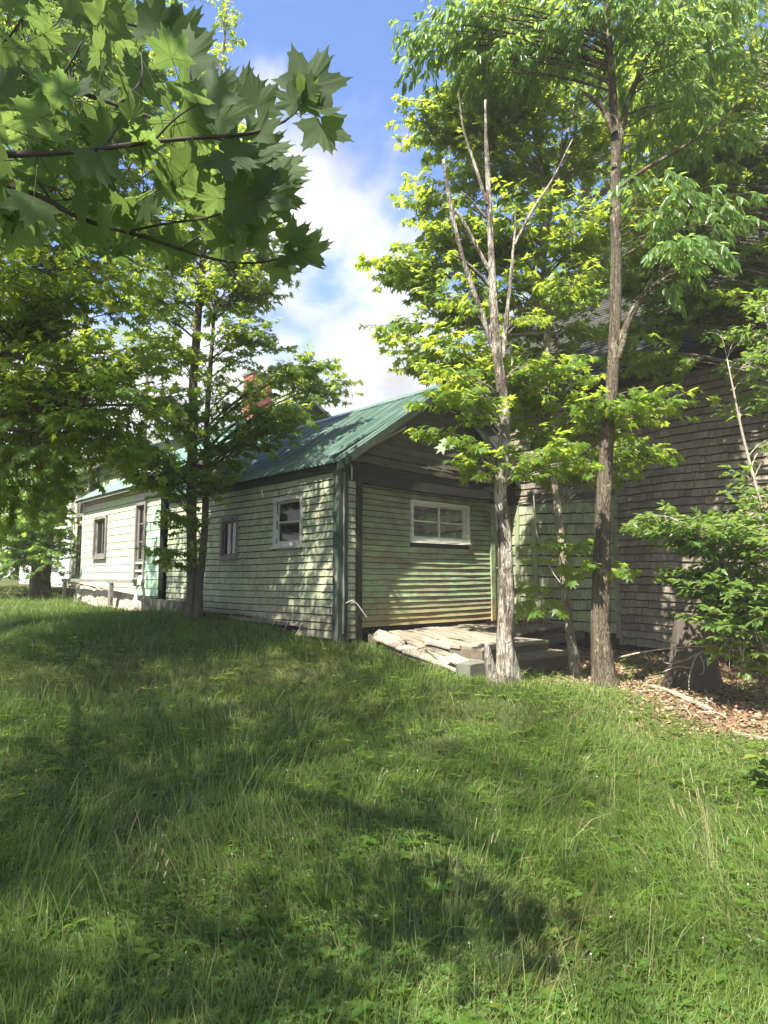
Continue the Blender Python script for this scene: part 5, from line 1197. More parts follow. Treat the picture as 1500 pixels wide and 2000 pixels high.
# ---- 8 shrub at the right edge
S_ = lambda px, py, Y=6.9: U(px, py, Y)
g0 = G(4.35,6.9)
trs = [([g0, S_(1480,1240), S_(1440,1130,6.8), S_(1380,1050,6.7), S_(1310,1010,6.7)], [0.022,0.02,0.016,0.012,0.005]), ([g0+np.array([.1,0,0]), S_(1500,1150), S_(1490,1000), S_(1450,850,6.9), S_(1420,700,6.9)], [0.025,0.022,0.018,0.014,0.006]),
       ([g0+np.array([.2,.1,0]), S_(1540,1100), S_(1550,900), S_(1520,720), S_(1490,600)], [0.025,0.022,0.018,0.014,0.006])]
blobss = [B(1310,1030,6.7,55,32,0.35,14), B(1380,1050,6.7,70,45,0.5,24), B(1450,1070,6.7,70,65,0.6,28), B(1370,1120,6.7,50,38,0.35,14), B(1430,1150,6.7,70,50,0.5,24), B(1410,1210,6.7,50,38,0.4,14), B(1480,1180,6.5,40,60,0.4,14), B(1470,1220,6.7,50,35,0.4,8), B(1440,1270,6.7,40,18,0.3,4),
          B(1470,700,6.9,50,35,0.4,9), B(1440,660,6.9,38,25,0.3,6), B(1490,620,6.9,30,40,0.4,6), B(1485,780,6.9,35,45,0.4,6), B(1490,890,6.8,35,50,0.4,7), B(1540,900,6.9,70,200,0.7,24), B(1270,1010,6.7,20,18,0.15,2), B(1490,970,6.7,30,40,0.4,6)]
tree('leafy_shrub', 'sprawling bright leafy shrub at the right edge beside the stump', trs, blobss, style='x', leaf='oval', lsize=0.095, lmat='leaf_shrub', bark='twig', slen=0.24, gap=0.10, step=0.05, flare=0, cat='shrub', trunk_parts='stem', tn=7, rough=0.02)

# ---- unseen tall trees behind the viewer's left shoulder, placed to shade the lawn
for lab_, bx, by, bl in (('unseen tall maple behind the viewer whose high crown shades the near lawn', -10.4, -8.6, [((-9.0,-5.2,20.5),(2.5,2.6,2.0),26), ((-8.6,-8.6,20.5),(2.5,2.6,2.0),26), ((-12.4,-8.8,21),(2.7,2.6,2.0),24), ((-9.8,-12.0,20.5),(2.9,2.2,2.0),20)]),
                         ('second unseen tall maple at the left behind the viewer shading the far lawn', -13.8, -3.4, [((-12.5,-4.6,21),(2.6,2.6,2.0),26), ((-10.3,-1.8,21),(2.4,2.2,2.0),22), ((-13.8,-0.6,21),(2.2,2.0,2.0),18)])):
    g0 = G(bx, by); tree('unseen_maple', lab_, [([g0, np.array([bx,by,6]), np.array([bx+.3,by,14]), np.array([bx+.5,by+.2,22])], [0.32,0.28,0.20,0.05])], bl, leaf='maple_far', lsize=0.12, lmat='leaf_dark', bark='bark_dark', low=12, slen=1.6, gap=0.5, step=0.17, tn=12, tring=0.4)
# ---- 9 overhead maple: boughs at the top left and the crown that shades the lawn
om = thing('overhead_maple', 'big maple off the left edge whose boughs and large leaves hang into the top left', 'tree', (-3.9, 0.6, gz(-3.9, 0.6)))
o9 = np.array(om.location)
m = MB(); tp = [(-3.9,0.6,-0.1),(-3.85,0.6,1.5),(-3.7,0.7,3.0),(-3.5,0.9,4.6),(-3.3,1.2,6.5),(-3.2,1.4,9)]
Pt, Rt = trunk_tube(m, [np.array(p)-o9 for p in tp], [0.24,0.2,0.18,0.15,0.10,0.03], 18, 0.1, 0.06, 0.06); m.build('trunk', M['bark_dark'], om, smooth=True)
for T_ in ((-1.0,0.0,5.8),(-6.5,2.0,6.5),(-3.0,4.5,6.2),(-1.4,2.6,6.0),(-4.5,-2,6.3),(-5.5,4,6.0)):
    m = MB(); T_ = np.array(T_); k = int(random.uniform(.45, .7)*len(Pt)); s0 = Pt[k]+o9; pts = bez(s0, (s0+T_)/2+np.array([0,0,.5]), T_, 12)
    trunk_tube(m, [p-o9 for p in pts], list(np.linspace(0.07, 0.015, 12)), 8, 0.2, 0.04); m.build('limb', M['bark_dark'], om, smooth=True)
lim_x = [(-100,330),(0,385),(60,400),(130,440),(200,470),(270,500),(330,560),(400,575),(460,585),(520,600),(560,420),(640,150)]
def sky_limit(py): return np.interp(py, [a for a, _ in lim_x], [b for _, b in lim_x])
def keep_om(p):
    dep = p[:,1]*CP+(p[:,2]-EYE)*SP_; ok = np.ones(len(p), bool)
    with np.errstate(divide='ignore', invalid='ignore'):
        px = 750+F*p[:,0]/dep; py = 1000-F*(-p[:,1]*SP_+(p[:,2]-EYE)*CP)/dep
    vis = (dep > 0.1) & (py > -60)
    ok[vis & (px > sky_limit(py)-40)] = False
    ok[vis & (py > 330)] = False
    return ok
LF = Leaves(); TW = MB()
for (c, r3, nl) in (((-1.7,0.1,4.9),(.9,1.0,.45),3), ((-3.6,1.6,5.4),(1.6,1.8,.8),3), ((-2.2,3.9,6.0),(1.3,1.1,.6),3), ((-4.8,4.3,5.8),(1.8,1.3,.8),5), ((-2.6,5.6,6.9),(1.2,.9,.6),5), ((-5.2,6.0,7.0),(1.8,1.2,.7),7), ((-3.6,6.4,7.4),(1.0,.9,.6),5)):
    for _ in range(nl):
        v = rng.normal(size=3); v = v/np.linalg.norm(v)*rng.random()**0.4; T_ = np.array(c)+v*np.array(r3); i = int(np.abs(Pt[:,2]+o9[2]-(T_[2]-0.8)).argmin()) if isinstance(Pt, np.ndarray) else min(range(len(Pt)), key=lambda q: abs(Pt[q][2]+o9[2]-(T_[2]-0.8)))
        s0 = Pt[i]+o9; D = T_-s0; L = np.linalg.norm(D); ctrl = s0+D*0.5+np.array([0,0,.1*L]); 
        if bool(keep_om(T_[None])[0]) and bool(keep_om(((s0+T_)/2)[None])[0]): TW.tube([p-o9 for p in bez(s0, ctrl, T_, 6)], list(np.linspace(0.02, 0.004, 6)), 4, cap=False)
        act = min(L*.65, 1.9); k = int(act/0.16)
        for q in range(k):
            f = 1-(act/L)*q/max(1,k); p = (1-f)**2*s0+2*f*(1-f)*ctrl+f*f*T_; d = rotz(unit(D), (1 if q % 2 else -1)*random.uniform(.5, 1.3)); d[2] *= .4
            if not keep_om(p[None])[0]: continue
            spray(LF, TW, p-o9, d, 0.6*random.uniform(.6, 1.2), 0.095, 0.085, 'maple')
TW.build('twigs', M['bark_dark'], om, kind='stuff')
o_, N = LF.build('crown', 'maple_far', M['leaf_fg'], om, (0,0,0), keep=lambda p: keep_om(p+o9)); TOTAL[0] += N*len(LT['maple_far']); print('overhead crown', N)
# boughs in view
def FB(pts): return [U(px, py, Y) for px, py, Y in pts]
boughs = [
 ([(-260,60,1.75),(-100,80,1.7),(0,120,1.65),(110,165,1.62),(230,205,1.6),(350,250,1.6),(430,272,1.6),(505,292,1.62)], 0.0095, 'upper bough'),
 ([(-260,280,1.6),(-100,300,1.55),(0,303,1.5),(100,300,1.5),(200,290,1.5),(300,276,1.5),(400,268,1.5),(500,262,1.5),(560,240,1.5),(585,222,1.5),(606,168,1.52)], 0.0085, 'middle bough'),
 ([(-260,320,1.7),(-100,335,1.65),(0,360,1.6),(95,385,1.6),(125,415,1.6),(180,438,1.6),(250,452,1.62),(350,486,1.65),(430,512,1.68),(520,516,1.7),(595,488,1.72)], 0.0095, 'lower bough'),
 ([(-260,-80,2.1),(-60,-60,2.1),(60,-20,2.1),(170,20,2.1),(290,60,2.1),(360,40,2.15)], 0.010, 'top bough')]
sub = [(2, [(250,452,1.62),(330,435,1.6),(400,428,1.58),(470,405,1.56),(515,385,1.55)], 0.004), (0, [(110,165,1.62),(140,120,1.6),(160,80,1.6)], 0.004), (0, [(230,205,1.6),(280,160,1.6),(275,90,1.62)], 0.004),
       (1, [(200,290,1.5),(235,240,1.52),(250,190,1.52)], 0.0035), (1, [(300,276,1.5),(340,230,1.48),(390,200,1.46)], 0.0035), (2, [(125,390,1.6),(200,385,1.6),(280,395,1.58)], 0.0035), (0, [(350,250,1.6),(375,200,1.6),(370,130,1.62)], 0.0035), (2, [(350,486,1.65),(400,455,1.6),(440,440,1.6)], 0.003),
       (2, [(95,385,1.6),(60,330,1.6),(55,250,1.6)], 0.0035), (0, [(-20,110,1.65),(30,60,1.65),(60,0,1.65)], 0.004), (3, [(170,20,2.1),(220,-20,2.1),(260,-60,2.1)], 0.004), (2,[(430,512,1.68),(455,530,1.66),(470,560,1.66)],0.003)]
hi_meshes = []
for i in range(8):
    V = LV['maple_hi'].copy(); V[:,0] *= random.uniform(.92, 1.08)
    a = np.arctan2(V[:,0], V[:,1]); r = np.hypot(V[:,0], V[:,1])
    V[:,2] += random.uniform(-.14, .10)*V[:,0]**2*2+random.uniform(-.12, .03)*V[:,1]**2+0.03*np.sin(a*5+i)*r
    V[:,0] += random.uniform(-.07, .07)*V[:,1]**2
    me = bpy.data.meshes.new('leaf'); me.from_pydata([tuple(v) for v in V], [], [tuple(map(int, t)) for t in LT['maple_hi']]); me.polygons.foreach_set('use_smooth', [True]*len(me.polygons)); me.materials.append(M['leaf_fg']); me.update(); hi_meshes.append(me)
bparts = []; nodes = []
for pts, r0, _ in boughs:
    W = FB(pts); m = MB(); n = len(W)
    PP, RR = trunk_tube(m, [w-o9 for w in W], list(np.linspace(r0, 0.0022, n)), 8, 0.03, 0.03)
    bo = m.build('bough', M['fg_bark'], om, smooth=True); bparts.append(bo)
    for p in PP[::2]: nodes.append((len(bparts)-1, np.array(p)+o9))
for bi, pts, r0 in sub:
    W = FB(pts); m = MB(); PP, RR = trunk_tube(m, [w-o9 for w in W], list(np.linspace(r0, 0.0016, len(W))), 6, 0.02, 0.03); m.build('side_twig', M['fg_bark'], bparts[bi], smooth=True)
    for p in PP[::1]: nodes.append((bi, np.array(p)+o9))
pet = [MB() for _ in boughs]; NL = [0]
def fg_leaf(bi, tip_base, d, nrm, size, anchor):
    d = unit(d); n = unit(nrm-d*np.dot(nrm, d)); x = np.cross(d, n)
    Mx = Matrix(((x[0],d[0],n[0],0),(x[1],d[1],n[1],0),(x[2],d[2],n[2],0),(0,0,0,1))) @ Matrix.Scale(size, 4); Mx.translation = Vector(tip_base-o9)
    link_copy(random.choice(hi_meshes), 'leaf', bparts[bi], Mx); NL[0] += 1
    a = np.array(anchor); q = (a+tip_base)/2+np.array([0,0,-0.008]); pet[bi].tube([a-o9, q-o9, tip_base-o9], [0.0011,0.0009,0.0008], 4, cap=False)
VIEW = np.array([0, CP, SP_])
def hand(px, py, Y, bi, ang, size, tilt=0.35, spin=0.0):
    """one leaf whose blade base sits at the pixel, tip towards screen angle ang (degrees, 0 = right, 90 = up)"""
    p = U(px, py, Y); a = math.radians(ang); up = np.array([0, -SP_, CP]); rt = np.array([1.0, 0, 0])
    d = rt*math.cos(a)+up*math.sin(a)+VIEW*spin; side = -rt*math.sin(a)+up*math.cos(a)
    nrm = -VIEW+side*random.uniform(-tilt, tilt)+np.array([0,0,.5*tilt])
    anc = min(nodes, key=lambda q: np.linalg.norm(q[1]-p)+(0 if q[0] == bi else .3))[1]; fg_leaf(bi, p, d, -nrm, size, anc)
for a in ((600,172,1.52,1,62,.115,.2),(596,186,1.5,1,120,.06,.5),(592,186,1.5,1,15,.07,.8,.7),(628,245,1.5,1,-75,.088,.3),(622,215,1.5,1,20,.075,.9,.8),(575,200,1.5,1,150,.06,.4),(505,262,1.5,1,70,.075,.4),(470,190,1.6,0,75,.09,.3),(500,210,1.58,0,95,.10,.3),
          (505,292,1.62,0,-5,.10,.4),(545,330,1.6,0,-10,.09,.3),(520,365,1.56,2,5,.115,.25),(515,385,1.55,2,20,.10,.25),(540,385,1.6,2,-15,.085,.3),(595,488,1.72,2,5,.085,.4),(565,470,1.7,2,35,.08,.3),(590,512,1.72,2,-8,.08,1.2,.8),(545,520,1.7,2,-60,.065,.5),(560,500,1.7,2,-25,.07,.4),
          (350,70,1.9,3,50,.115,.3),(360,120,1.62,0,40,.12,.3),(400,190,1.46,1,35,.11,.3),(300,60,1.9,3,75,.13,.3),(440,300,1.5,1,-30,.10,.3),(430,240,1.55,0,60,.10,.3),(470,330,1.6,0,-20,.11,.3),(450,400,1.56,2,20,.11,.3),(480,440,1.6,2,0,.10,.3)):
    hand(*a)
tries = 0
while NL[0] < 290 and tries < 6000:
    tries += 1
    bi, p0 = random.choice(nodes)
    if random.random() < 0.35 and proj(p0) and proj(p0)[0] > 300: continue
    a = random.uniform(0, 2*math.pi); R = random.uniform(0.03, 0.22)
    p = p0+np.array([math.cos(a)*R, random.uniform(-0.12, 0.30), math.sin(a)*R*random.choice((1, 1, .6))])
    pr = proj(p)
    if pr is None or pr[0] < -120 or pr[1] < -120: continue
    lim = sky_limit(pr[1])-75
    if pr[0] > lim or pr[1] > 500 - max(0, 200-pr[0])*0.25: continue
    out = unit(p-p0+np.array([0.03, 0, -0.02])); d = out+np.array([random.gauss(0,.5), random.gauss(0,.4), random.gauss(-.25,.4)])
    nrm = np.array([random.gauss(0,.45), random.gauss(0.55,.35), random.gauss(0.75,.35)])
    fg_leaf(bi, p, d, nrm, random.uniform(0.048, 0.088), p0)
for k, pm in enumerate(pet): pm.build('petiole', M['fg_bark'], bparts[k], kind='stuff')
print('foreground leaves', NL[0])
LV['quad'] = np.array([(0,0,0),(.32,.5,.12),(0,1,0),(-.32,.5,.12)]); LT['quad'] = np.array([(0,1,2),(0,2,3)])
# ================================================================= small plants and loose things
# fallen bare branch in front of the stump
def fallen():
    t = thing('fallen_branch', 'bare pale fallen branch with curling twigs in front of the hollow stump', 'branch', (3.35, 7.35, gz(3.35, 7.35))); o = np.array(t.location)
    P = lambda px, py, Y: U(px, py, Y)-o
    specs = [([P(1205,1285,7.7),P(1260,1272,7.6),P(1310,1266,7.5),P(1350,1262,7.45),P(1385,1264,7.4)],.010), ([P(1410,1255,7.3),P(1370,1272,7.35),P(1335,1292,7.4),P(1300,1298,7.4),P(1290,1285,7.4)],.011),
             ([P(1388,1268,7.4),P(1360,1278,7.38),P(1352,1300,7.3),P(1345,1325,7.2),P(1346,1347,7.1)],.012), ([P(1350,1306,7.3),P(1325,1300,7.3),P(1305,1308,7.25),P(1296,1312,7.25)],.007), ([P(1368,1280,7.35),P(1376,1300,7.3),P(1374,1316,7.3),P(1366,1317,7.3)],.006),
             ([P(1335,1270,7.4),P(1310,1268,7.4),P(1303,1282,7.4),P(1322,1292,7.38),P(1330,1288,7.38)],.006), ([P(1262,1272,7.6),P(1258,1285,7.58)],.005), ([P(1290,1250,7.6),P(1320,1256,7.5),P(1350,1262,7.45)],.008)]
    for i, (pts, r) in enumerate(specs):
        m = MB()
        n = len(pts)*4; Q = []
        for k in range(len(pts)-1):
            for j in range(4): Q.append(pts[k]*(1-j/4)+pts[k+1]*(j/4))
        Q.append(pts[-1])
        for _ in range(3): Q = [Q[0]]+[(Q[i-1]+2*Q[i]+Q[i+1])/4 for i in range(1, len(Q)-1)]+[Q[-1]]
        m.tube(Q, list(np.linspace(r, r*.5, len(Q))), 6); m.build('stem' if i in (0, 1, 2) else 'twig', M['twig'], t, smooth=True)
fallen()
# hanging vine curve between the deck trees
t = thing('hanging_vine', 'thin bare vine looping down in front of the green barn shingles', 'vine', (2.3, 8.0, 1.2)); o = np.array(t.location)
m = MB(); Q = [U(*q)-o for q in ((1042,962,8.1),(1044,1000,8.1),(1048,1040,8.1),(1062,1085,8.1),(1082,1122,8.1),(1100,1145,8.05),(1120,1158,8.0))]
for _ in range(2): Q = [x for i in range(len(Q)-1) for x in (Q[i], (Q[i]+Q[i+1])/2)]+[Q[-1]]
m.tube(Q, 0.007, 6); m.build('stem', M['twig'], t, smooth=True)
# stems hanging under the shrub, twigs by the foot of the barn
m = MB()
for j in range(16):
    p = U(random.uniform(1430,1500), random.uniform(1180,1260), 6.5); q = p+np.array([random.uniform(-.1,.1), random.uniform(-.2,.1), -random.uniform(.15,.5)]); m.tube([p, (p+q)/2+np.array([random.uniform(-.05,.05),0,0]), q], [0.004,0.003,0.002], 4)
tag(m.build('dead_stems', M['twig'], kind='stuff'), 'dead tangled stems hanging under the shrub at the right', 'stems')
# boards standing and lying under the barn foot
def tuft(name, lab, cat, x, y, n, h, spread, mat, w=0.004, group=None, seeds=False, lean=(0,0)):
    g0 = gz(x, y); t = thing(name, lab, cat, (x, y, g0), 0, group); m = MB()
    for i in range(n):
        a = random.uniform(0, 6.283); r = random.random()**.5*spread; L = h*random.uniform(.6, 1.15); tilt = random.uniform(.1, .75); bx, by = r*.25*math.cos(a), r*.25*math.sin(a)
        dx, dy = math.cos(a)*spread*tilt+lean[0]*L, math.sin(a)*spread*tilt+lean[1]*L; px_ = np.array([-math.sin(a), math.cos(a), 0])*w*random.uniform(.6, 1.2)
        V = []; k = 5
        for j in range(k+1):
            f = j/k; c = np.array([bx+dx*f**1.6, by+dy*f**1.6, L*(f-0.28*tilt*f**2.4)]); ww = (1-f**1.6)*1.0+0.03; V += [c-px_*ww, c+px_*ww]
        m.add(V, [(2*j, 2*j+1, 2*j+3, 2*j+2) for j in range(k)])
        if seeds:
            c0 = np.array(V[-1]); 
            for q in range(5):
                c1 = c0-np.array([dx, dy, L])*0.025*q; m.add([c1, c1+np.array([.0022,0,.008]), c1+np.array([0,.001,.018]), c1+np.array([-.0022,0,.008])], [(0,1,2,3)])
    m.build('blades', mat, t, kind='stuff'); return t
mg = M['grass']
tuft('grass_tuft', 'dark lush grass tuft standing alone in the shaded middle foreground', 'grass tuft', -0.28, 3.22, 90, 0.24, 0.22, mg, 0.0035)
tuft('dry_grass_tuft', 'tall straw-coloured seed stalks at the right edge of the foreground lawn', 'grass tuft', 1.75, 3.55, 18, 0.52, 0.26, M['straw'], 0.0010, seeds=True, lean=(-.08, 0))
tuft('dry_grass_tuft', 'thin dry stalks rising at the far right edge of the lawn', 'grass tuft', 2.05, 3.40, 12, 0.55, 0.15, M['straw'], 0.0015, seeds=True)
tuft('dry_grass_tuft', 'small group of pale arching seed stalks in mid foreground', 'grass tuft', 0.35, 3.15, 9, 0.42, 0.30, M['straw'], 0.0014, seeds=True, lean=(.2, 0))
tuft('dry_grass_tuft', 'drooping seed heads low in the left foreground', 'grass tuft', -1.15, 3.25, 9, 0.30, 0.22, M['straw'], 0.0016, seeds=True, lean=(.25, 0))
tuft('grass_tuft', 'leafy green grass tuft near the bottom edge right of centre', 'grass tuft', 0.45, 2.65, 60, 0.20, 0.24, mg, 0.0035)
tuft('grass_tuft', 'arching green grass clump right of centre in the lawn', 'grass tuft', 0.95, 3.55, 55, 0.26, 0.30, mg, 0.003)
# leafy seedlings
def seedling(name, lab, cat, x, y, h, n, ls, mat='leaf_small', kind='oval', spiky=False):
    g0 = gz(x, y); t = thing(name, lab, cat, (x, y, g0)); m = MB(); pts = [np.array([random.uniform(-.02,.02)*k, random.uniform(-.02,.02)*k, h*k/5]) for k in range(6)]
    m.tube(pts, [0.005,0.005,0.004,0.003,0.003,0.002], 5); m.build('stem', M['leaf_small'], t)
    LF = Leaves()
    for i in range(n):
        f = (i+1)/n; a = i*2.4; p = pts[min(5, int(f*5))]; d = np.array([math.cos(a), math.sin(a), random.uniform(-.1,.6)])
        LF.add(p, d, np.array([random.gauss(0,.2), random.gauss(0,.2), 1.0]), ls*random.uniform(.7, 1.2)*(1.15-0.6*f))
    LF.build('leaves', kind, M[mat], t, (0,0,0))
seedling('thistle', 'spiky pale green thistle at the right edge above the litter', 'thistle', 2.72, 4.75, 0.42, 60, 0.16, 'leaf_small', 'lance')
seedling('seedling', 'leafy green seedling climbing beside the ash trunk', 'seedling', 2.72, 7.25, 0.42, 16, 0.07)
seedling('seedling', 'small bright seedling between the thin trunk and the ash', 'seedling', 2.46, 7.6, 0.30, 14, 0.06)
seedling('seedling', 'low sprouting weed just right of the peeling tree foot', 'seedling', 1.62, 6.95, 0.16, 18, 0.06)
# ================================================================= grass
def blades(name, N, xr, yr, h0, w0, dens, mat, seed, hvar=0.5, k=3, label=None):
    g = np.random.default_rng(seed)
    # even cover of the view: pick depth with more blades close by
    u = g.random(N); Y = yr[0]*(yr[1]/yr[0])**(u**0.92); X = (g.random(N)*2-1)*(Y*0.68+1.45)
    X += xr
    keep = g.random(N) < dens(X, Y); X, Y = X[keep], Y[keep]; N = len(X)
    s_, t_ = st_arr(X, Y)
    ok = ~((s_ > -0.05) & (t_ > -0.12) & (s_ < 4.6)) & ~((s_ > 0.0) & (t_ > 0)) & ~((s_ > -0.2) & (t_ > 6.2))  & ~(s_ > 4.4)
    a_, b_ = (X-A0[0]), (Y-A0[1])           # under the deck
    det = VB[0]*VO[1]-VB[1]*VO[0]; al = (a_*VO[1]-b_*VO[0])/det; bl = (VB[0]*b_-VB[1]*a_)/det
    ok &= ~((al > -0.02) & (al < 4.2) & (bl > -.1) & (bl < 1.85-0.25*np.clip(al, 0, 3)))
    ok &= ~(np.hypot(X-3.8, Y-8.05) < 0.42)
    X, Y = X[ok], Y[ok]; N = len(X); Z = gz_arr(X, Y)
    cl = 0.5+0.5*np.sin(X*2.3+1.7*np.sin(Y*1.9))*np.sin(Y*2.7+1.1*np.cos(X*1.3)); cl2 = 0.5+0.5*np.sin(X*7.1+2*np.sin(Y*5.3))*np.sin(Y*6.7+1.4*np.cos(X*4.9))
    hh = h0*(0.45+0.75*cl*cl2+0.35*g.random(N))*g.uniform(1-hvar, 1+hvar, N); lit = litter_arr(X, Y); hh *= (1-0.55*lit)
    flow = 2.5*np.sin(X*1.1+Y*0.7)+1.5*np.sin(Y*2.1-X*1.7)+g.normal(0, 1.0, N)
    lean = np.abs(g.normal(0.45, 0.35, N))+0.05; face = g.random(N)*6.283
    wd = w0*g.uniform(.6, 1.4, N)*(0.55+0.10*Y)
    dx, dy = np.cos(flow)*lean*hh, np.sin(flow)*lean*hh
    P = [];  R = []
    for j in range(k):
        f = j/(k-0.0) if k > 1 else 0; P.append((f, 1-f*0.45))
    V = np.empty((N, 2*k+1, 3), 'f'); hg = np.empty((N, 2*k+1), 'f')
    for j, (f, wf) in enumerate(P):
        cx = X+dx*f**1.7; cy = Y+dy*f**1.7; cz = Z-0.01+hh*(f-0.22*lean*f**2)
        ox, oy = np.cos(face)*wd*wf, np.sin(face)*wd*wf
        V[:,2*j,0] = cx-ox; V[:,2*j,1] = cy-oy; V[:,2*j,2] = cz; V[:,2*j+1,0] = cx+ox; V[:,2*j+1,1] = cy+oy; V[:,2*j+1,2] = cz; hg[:,2*j] = hg[:,2*j+1] = min(1, f*2.2)
    V[:,2*k,0] = X+dx; V[:,2*k,1] = Y+dy; V[:,2*k,2] = Z-0.01+hh*(1-0.22*lean-0.12*lean**2); hg[:,2*k] = 1
    T = []
    for j in range(k-1): T += [(2*j, 2*j+1, 2*j+3), (2*j, 2*j+3, 2*j+2)]
    T.append((2*k-2, 2*k-1, 2*k)); T = np.array(T)
    Fc = (T[None]+np.arange(N)[:,None,None]*(2*k+1)).reshape(-1, 3)
    r = np.repeat(g.random(N), 2*k+1)
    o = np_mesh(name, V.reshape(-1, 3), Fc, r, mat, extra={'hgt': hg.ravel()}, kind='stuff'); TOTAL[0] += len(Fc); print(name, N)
    if label: tag(o, *label)
    return o
lawn = lambda X, Y: 1-0.93*litter_arr(X, Y)-0.25*litter_arr(X, Y, 0, .3)
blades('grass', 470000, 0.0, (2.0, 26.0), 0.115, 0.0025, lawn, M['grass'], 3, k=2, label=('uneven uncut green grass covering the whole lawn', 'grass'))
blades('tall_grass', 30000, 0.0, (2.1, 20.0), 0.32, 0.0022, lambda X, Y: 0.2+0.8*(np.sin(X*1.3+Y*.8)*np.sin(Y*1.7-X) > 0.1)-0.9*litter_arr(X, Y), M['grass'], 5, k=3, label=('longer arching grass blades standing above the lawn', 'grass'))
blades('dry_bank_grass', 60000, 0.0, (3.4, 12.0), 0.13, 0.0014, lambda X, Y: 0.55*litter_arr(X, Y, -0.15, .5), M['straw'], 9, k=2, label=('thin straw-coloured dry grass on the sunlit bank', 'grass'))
# side of the camera too, so that a step aside still stands on grass
# clover and small weeds
def weeds(name, N, yr, size, mat, seed, dens, lab, kind='oval', hz=0.05, per=3):
    g = np.random.default_rng(seed); u = g.random(N); Y = yr[0]*(yr[1]/yr[0])**u; X = (g.random(N)*2-1)*(Y*0.66+1.0)
    keep = g.random(N) < dens(X, Y); X, Y = X[keep], Y[keep]; s_, t_ = st_arr(X, Y); ok = ~((s_ > -0.05) & (t_ > -0.3)); X, Y = X[ok], Y[ok]; N = len(X); Z = gz_arr(X, Y)
    h = hz*g.uniform(.4, 1.5, N); LF = Leaves(); a0 = g.random(N)*6.283; P = []; D = []; Nn = []; S = []
    for q in range(per):
        a = a0+q*6.283/per; d = np.stack([np.cos(a), np.sin(a), g.uniform(-.1, .45, N)], 1); P.append(np.stack([X, Y, Z+h], 1)); D.append(d); Nn.append(np.stack([g.normal(0,.25,N), g.normal(0,.25,N), np.ones(N)], 1)); S.append(size*g.uniform(.6, 1.3, N))
    LF.p = np.concatenate(P); LF.d = np.concatenate(D); LF.n = np.concatenate(Nn); LF.s = np.concatenate(S)
    kd = 'quad' if size < .03 else kind; o, n = LF.build(name, kd, mat, None, (0,0,0)); TOTAL[0] += n*len(LT[kd]); tag(o, lab, 'weeds'); print(name, n)
weeds('clover', 22000, (2.1, 8.5), 0.020, M['leaf_shrub'], 21, lambda X, Y: 0.35+0.65*(np.sin(X*2.1+Y)*np.sin(Y*2.6-X*.7) > -.1)-litter_arr(X, Y), 'low clover leaves growing through the lawn')
weeds('broad_weeds', 2600, (2.2, 9.0), 0.055, M['leaf_maple'], 22, lambda X, Y: 0.8-litter_arr(X, Y), 'broad-leaved weeds scattered in the lawn', per=5, hz=0.04)
weeds('sunlit_weeds', 42000, (3.6, 10.0), 0.026, M['leaf_small'], 23, lambda X, Y: np.clip(litter_arr(X, Y, -0.1, 0.4), 0, 1)*np.clip(1.15-litter_arr(X, Y, .6, .6)*(0.45+0.55*(np.sin(X*1.9+Y*1.1) > .2)), 0, 1), 'yellow-green low weeds on the sunlit bank under the trees', per=3, hz=0.05)
# tiny white clover heads
m = MB()
for j in range(150):
    Y = 2.3*(9/2.3)**random.random(); X = random.uniform(-.62, .62)*Y
    if litter_arr(np.array([X]), np.array([Y]))[0] > .3 or (st_arr(X, Y)[0] > -0.1 and st_arr(X, Y)[1] > -0.2): continue
    z = gz(X, Y)+random.uniform(.03, .065); r = 0.005*random.uniform(.6, 1.2)
    m.add([(X+r,Y,z),(X,Y+r,z),(X-r,Y,z),(X,Y-r,z),(X,Y,z+r),(X,Y,z-r)], [(0,1,4),(1,2,4),(2,3,4),(3,0,4),(1,0,5),(2,1,5),(3,2,5),(0,3,5)])
    m.tube([(X,Y,z), (X+.005,Y,z-.05)], 0.001, 3, cap=False)
tag(m.build('clover_flowers', M['white_wall'], kind='stuff'), 'tiny white clover heads dotted through the lawn', 'flowers')
# dead leaves and twigs
def litter(N, name, lab, seed, size, mat, region):
    g = np.random.default_rng(seed); P = region(g, N); X, Y, Zs = P; N = len(X)
    LF = Leaves(); a = g.random(N)*6.283
    LF.p = np.stack([X, Y, Zs+g.uniform(0.004, 0.03, N)], 1); LF.d = np.stack([np.cos(a), np.sin(a), g.normal(0,.3,N)], 1); LF.n = np.stack([g.normal(0,.5,N), g.normal(0,.5,N), np.ones(N)], 1); LF.s = size*g.uniform(.5, 1.3, N)
    o, n = LF.build(name, 'quad', mat, None, (0,0,0)); TOTAL[0] += n*2; tag(o, lab, 'dead leaves')
def reg_bank(g, N):
    Y = g.uniform(4.4, 11.0, N); X = g.uniform(0.9, 6.0, N); k = (g.random(N) < np.clip(litter_arr(X, Y)*1.5, 0, 1)); X, Y = X[k], Y[k]; s_, t_ = st_arr(X, Y); k = s_ < 4.45; X, Y = X[k], Y[k]; return X, Y, gz_arr(X, Y)
litter(24000, 'leaf_litter', 'reddish brown dead leaves covering the bank below the barn', 31, 0.05, M['litter'], reg_bank)
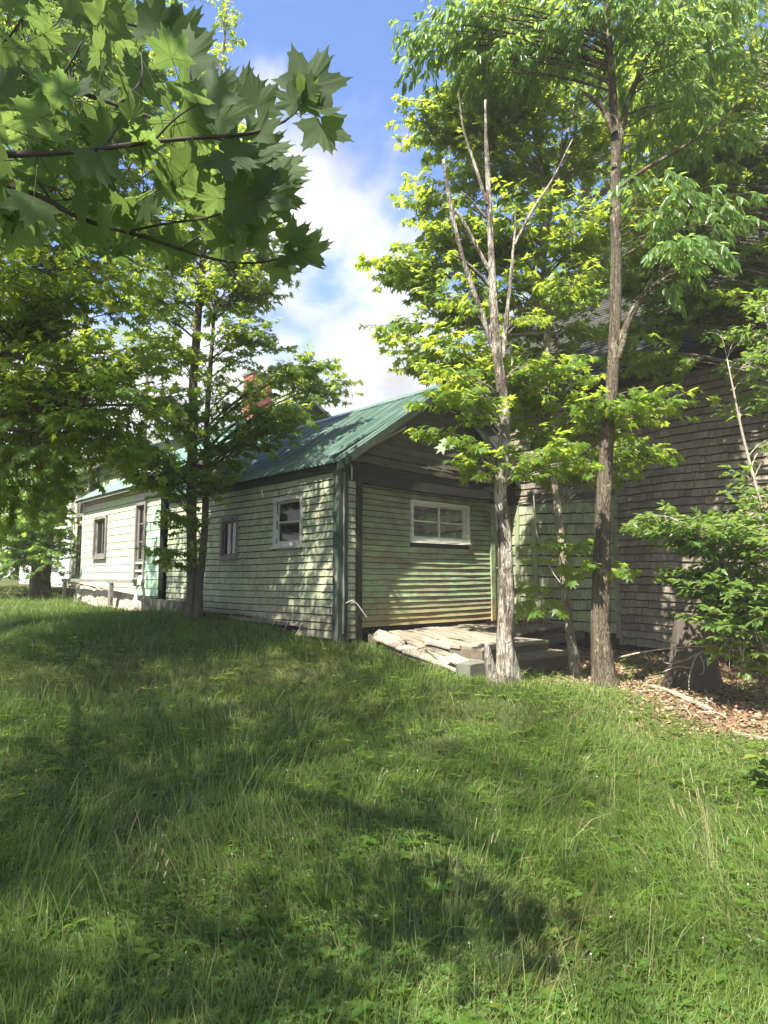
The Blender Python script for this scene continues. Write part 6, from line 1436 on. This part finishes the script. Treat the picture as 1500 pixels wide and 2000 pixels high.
def reg_deck(g, N):
    a = g.uniform(2.6, 4.05, N)+0; b = np.abs(g.normal(0, 0.35, N)); k = (b < 0.95) & (g.random(N) < (a-2.3)/1.7); a, b = a[k], b[k]
    q = A0[None]+VB[None]*a[:,None]+VO[None]*b[:,None]; z = 0.775-0.10*b*(1-np.minimum(a, 2.5)/3.2)-0.02*b; return q[:,0], q[:,1], z
litter(1500, 'deck_leaf_litter', 'dead leaves heaped on the deck in the corner by the barn', 32, 0.05, M['litter'], reg_deck)
def reg_stump(g, N):
    a = g.random(N)*6.283; r = 0.18*g.random(N)**.5; return scx-0.02+r*np.cos(a), scy+r*np.sin(a), np.full(N, scz-0.03)+g.uniform(-.01, .03, N)
litter(220, 'stump_leaf_litter', 'dead leaves filling the hollow top of the stump', 33, 0.05, M['litter'], reg_stump)
m = MB()
for j in range(420):
    Y = random.uniform(4.5, 9.0); X = random.uniform(1.2, 4.6)
    if random.random() > litter_arr(np.array([X]), np.array([Y]))[0] or abs(X-3.8)+abs(Y-8.05) < .5: continue
    a = random.uniform(0, 6.28); L = random.uniform(.06, .32); z = gz(X, Y)+0.015; x2, y2 = X+L*math.cos(a), Y+L*math.sin(a)
    m.tube([(X,Y,z), ((X+x2)/2,(Y+y2)/2,z+random.uniform(0,.03)), (x2,y2,gz(x2,y2)+0.02)], random.uniform(.0015,.005), 4)
tag(m.build('fallen_twigs', M['twig'], kind='stuff'), 'thin dead twigs strewn over the brown bank', 'twigs')
print('triangles counted', TOTAL[0])
for p_ in [o for o in bpy.data.objects if o.type == 'MESH' and not o.users_collection]: bpy.data.objects.remove(p_)
# ================================================================= added volume for lens glare, drawn as a thin haze over the whole yard
hm = bpy.data.materials.new('glare_veil'); hm.use_nodes = True; hn = hm.node_tree; hn.nodes.clear()
pv = hn.nodes.new('ShaderNodeVolumePrincipled'); pv.inputs['Color'].default_value = (1.0, 0.98, 0.92, 1); pv.inputs['Density'].default_value = 0.0018; pv.inputs['Anisotropy'].default_value = 0.0
ho = hn.nodes.new('ShaderNodeOutputMaterial'); hn.links.new(pv.outputs[0], ho.inputs['Volume'])
m = MB(); m.box(-640, 640, -640, 640, -1.6, 26.0); hz = m.build('veil', hm); hz['kind'] = 'stuff'; hz['label'] = 'added lens-glare haze hanging over the whole yard'; hz['category'] = 'veil'
SC.cycles.volume_bounces = 0
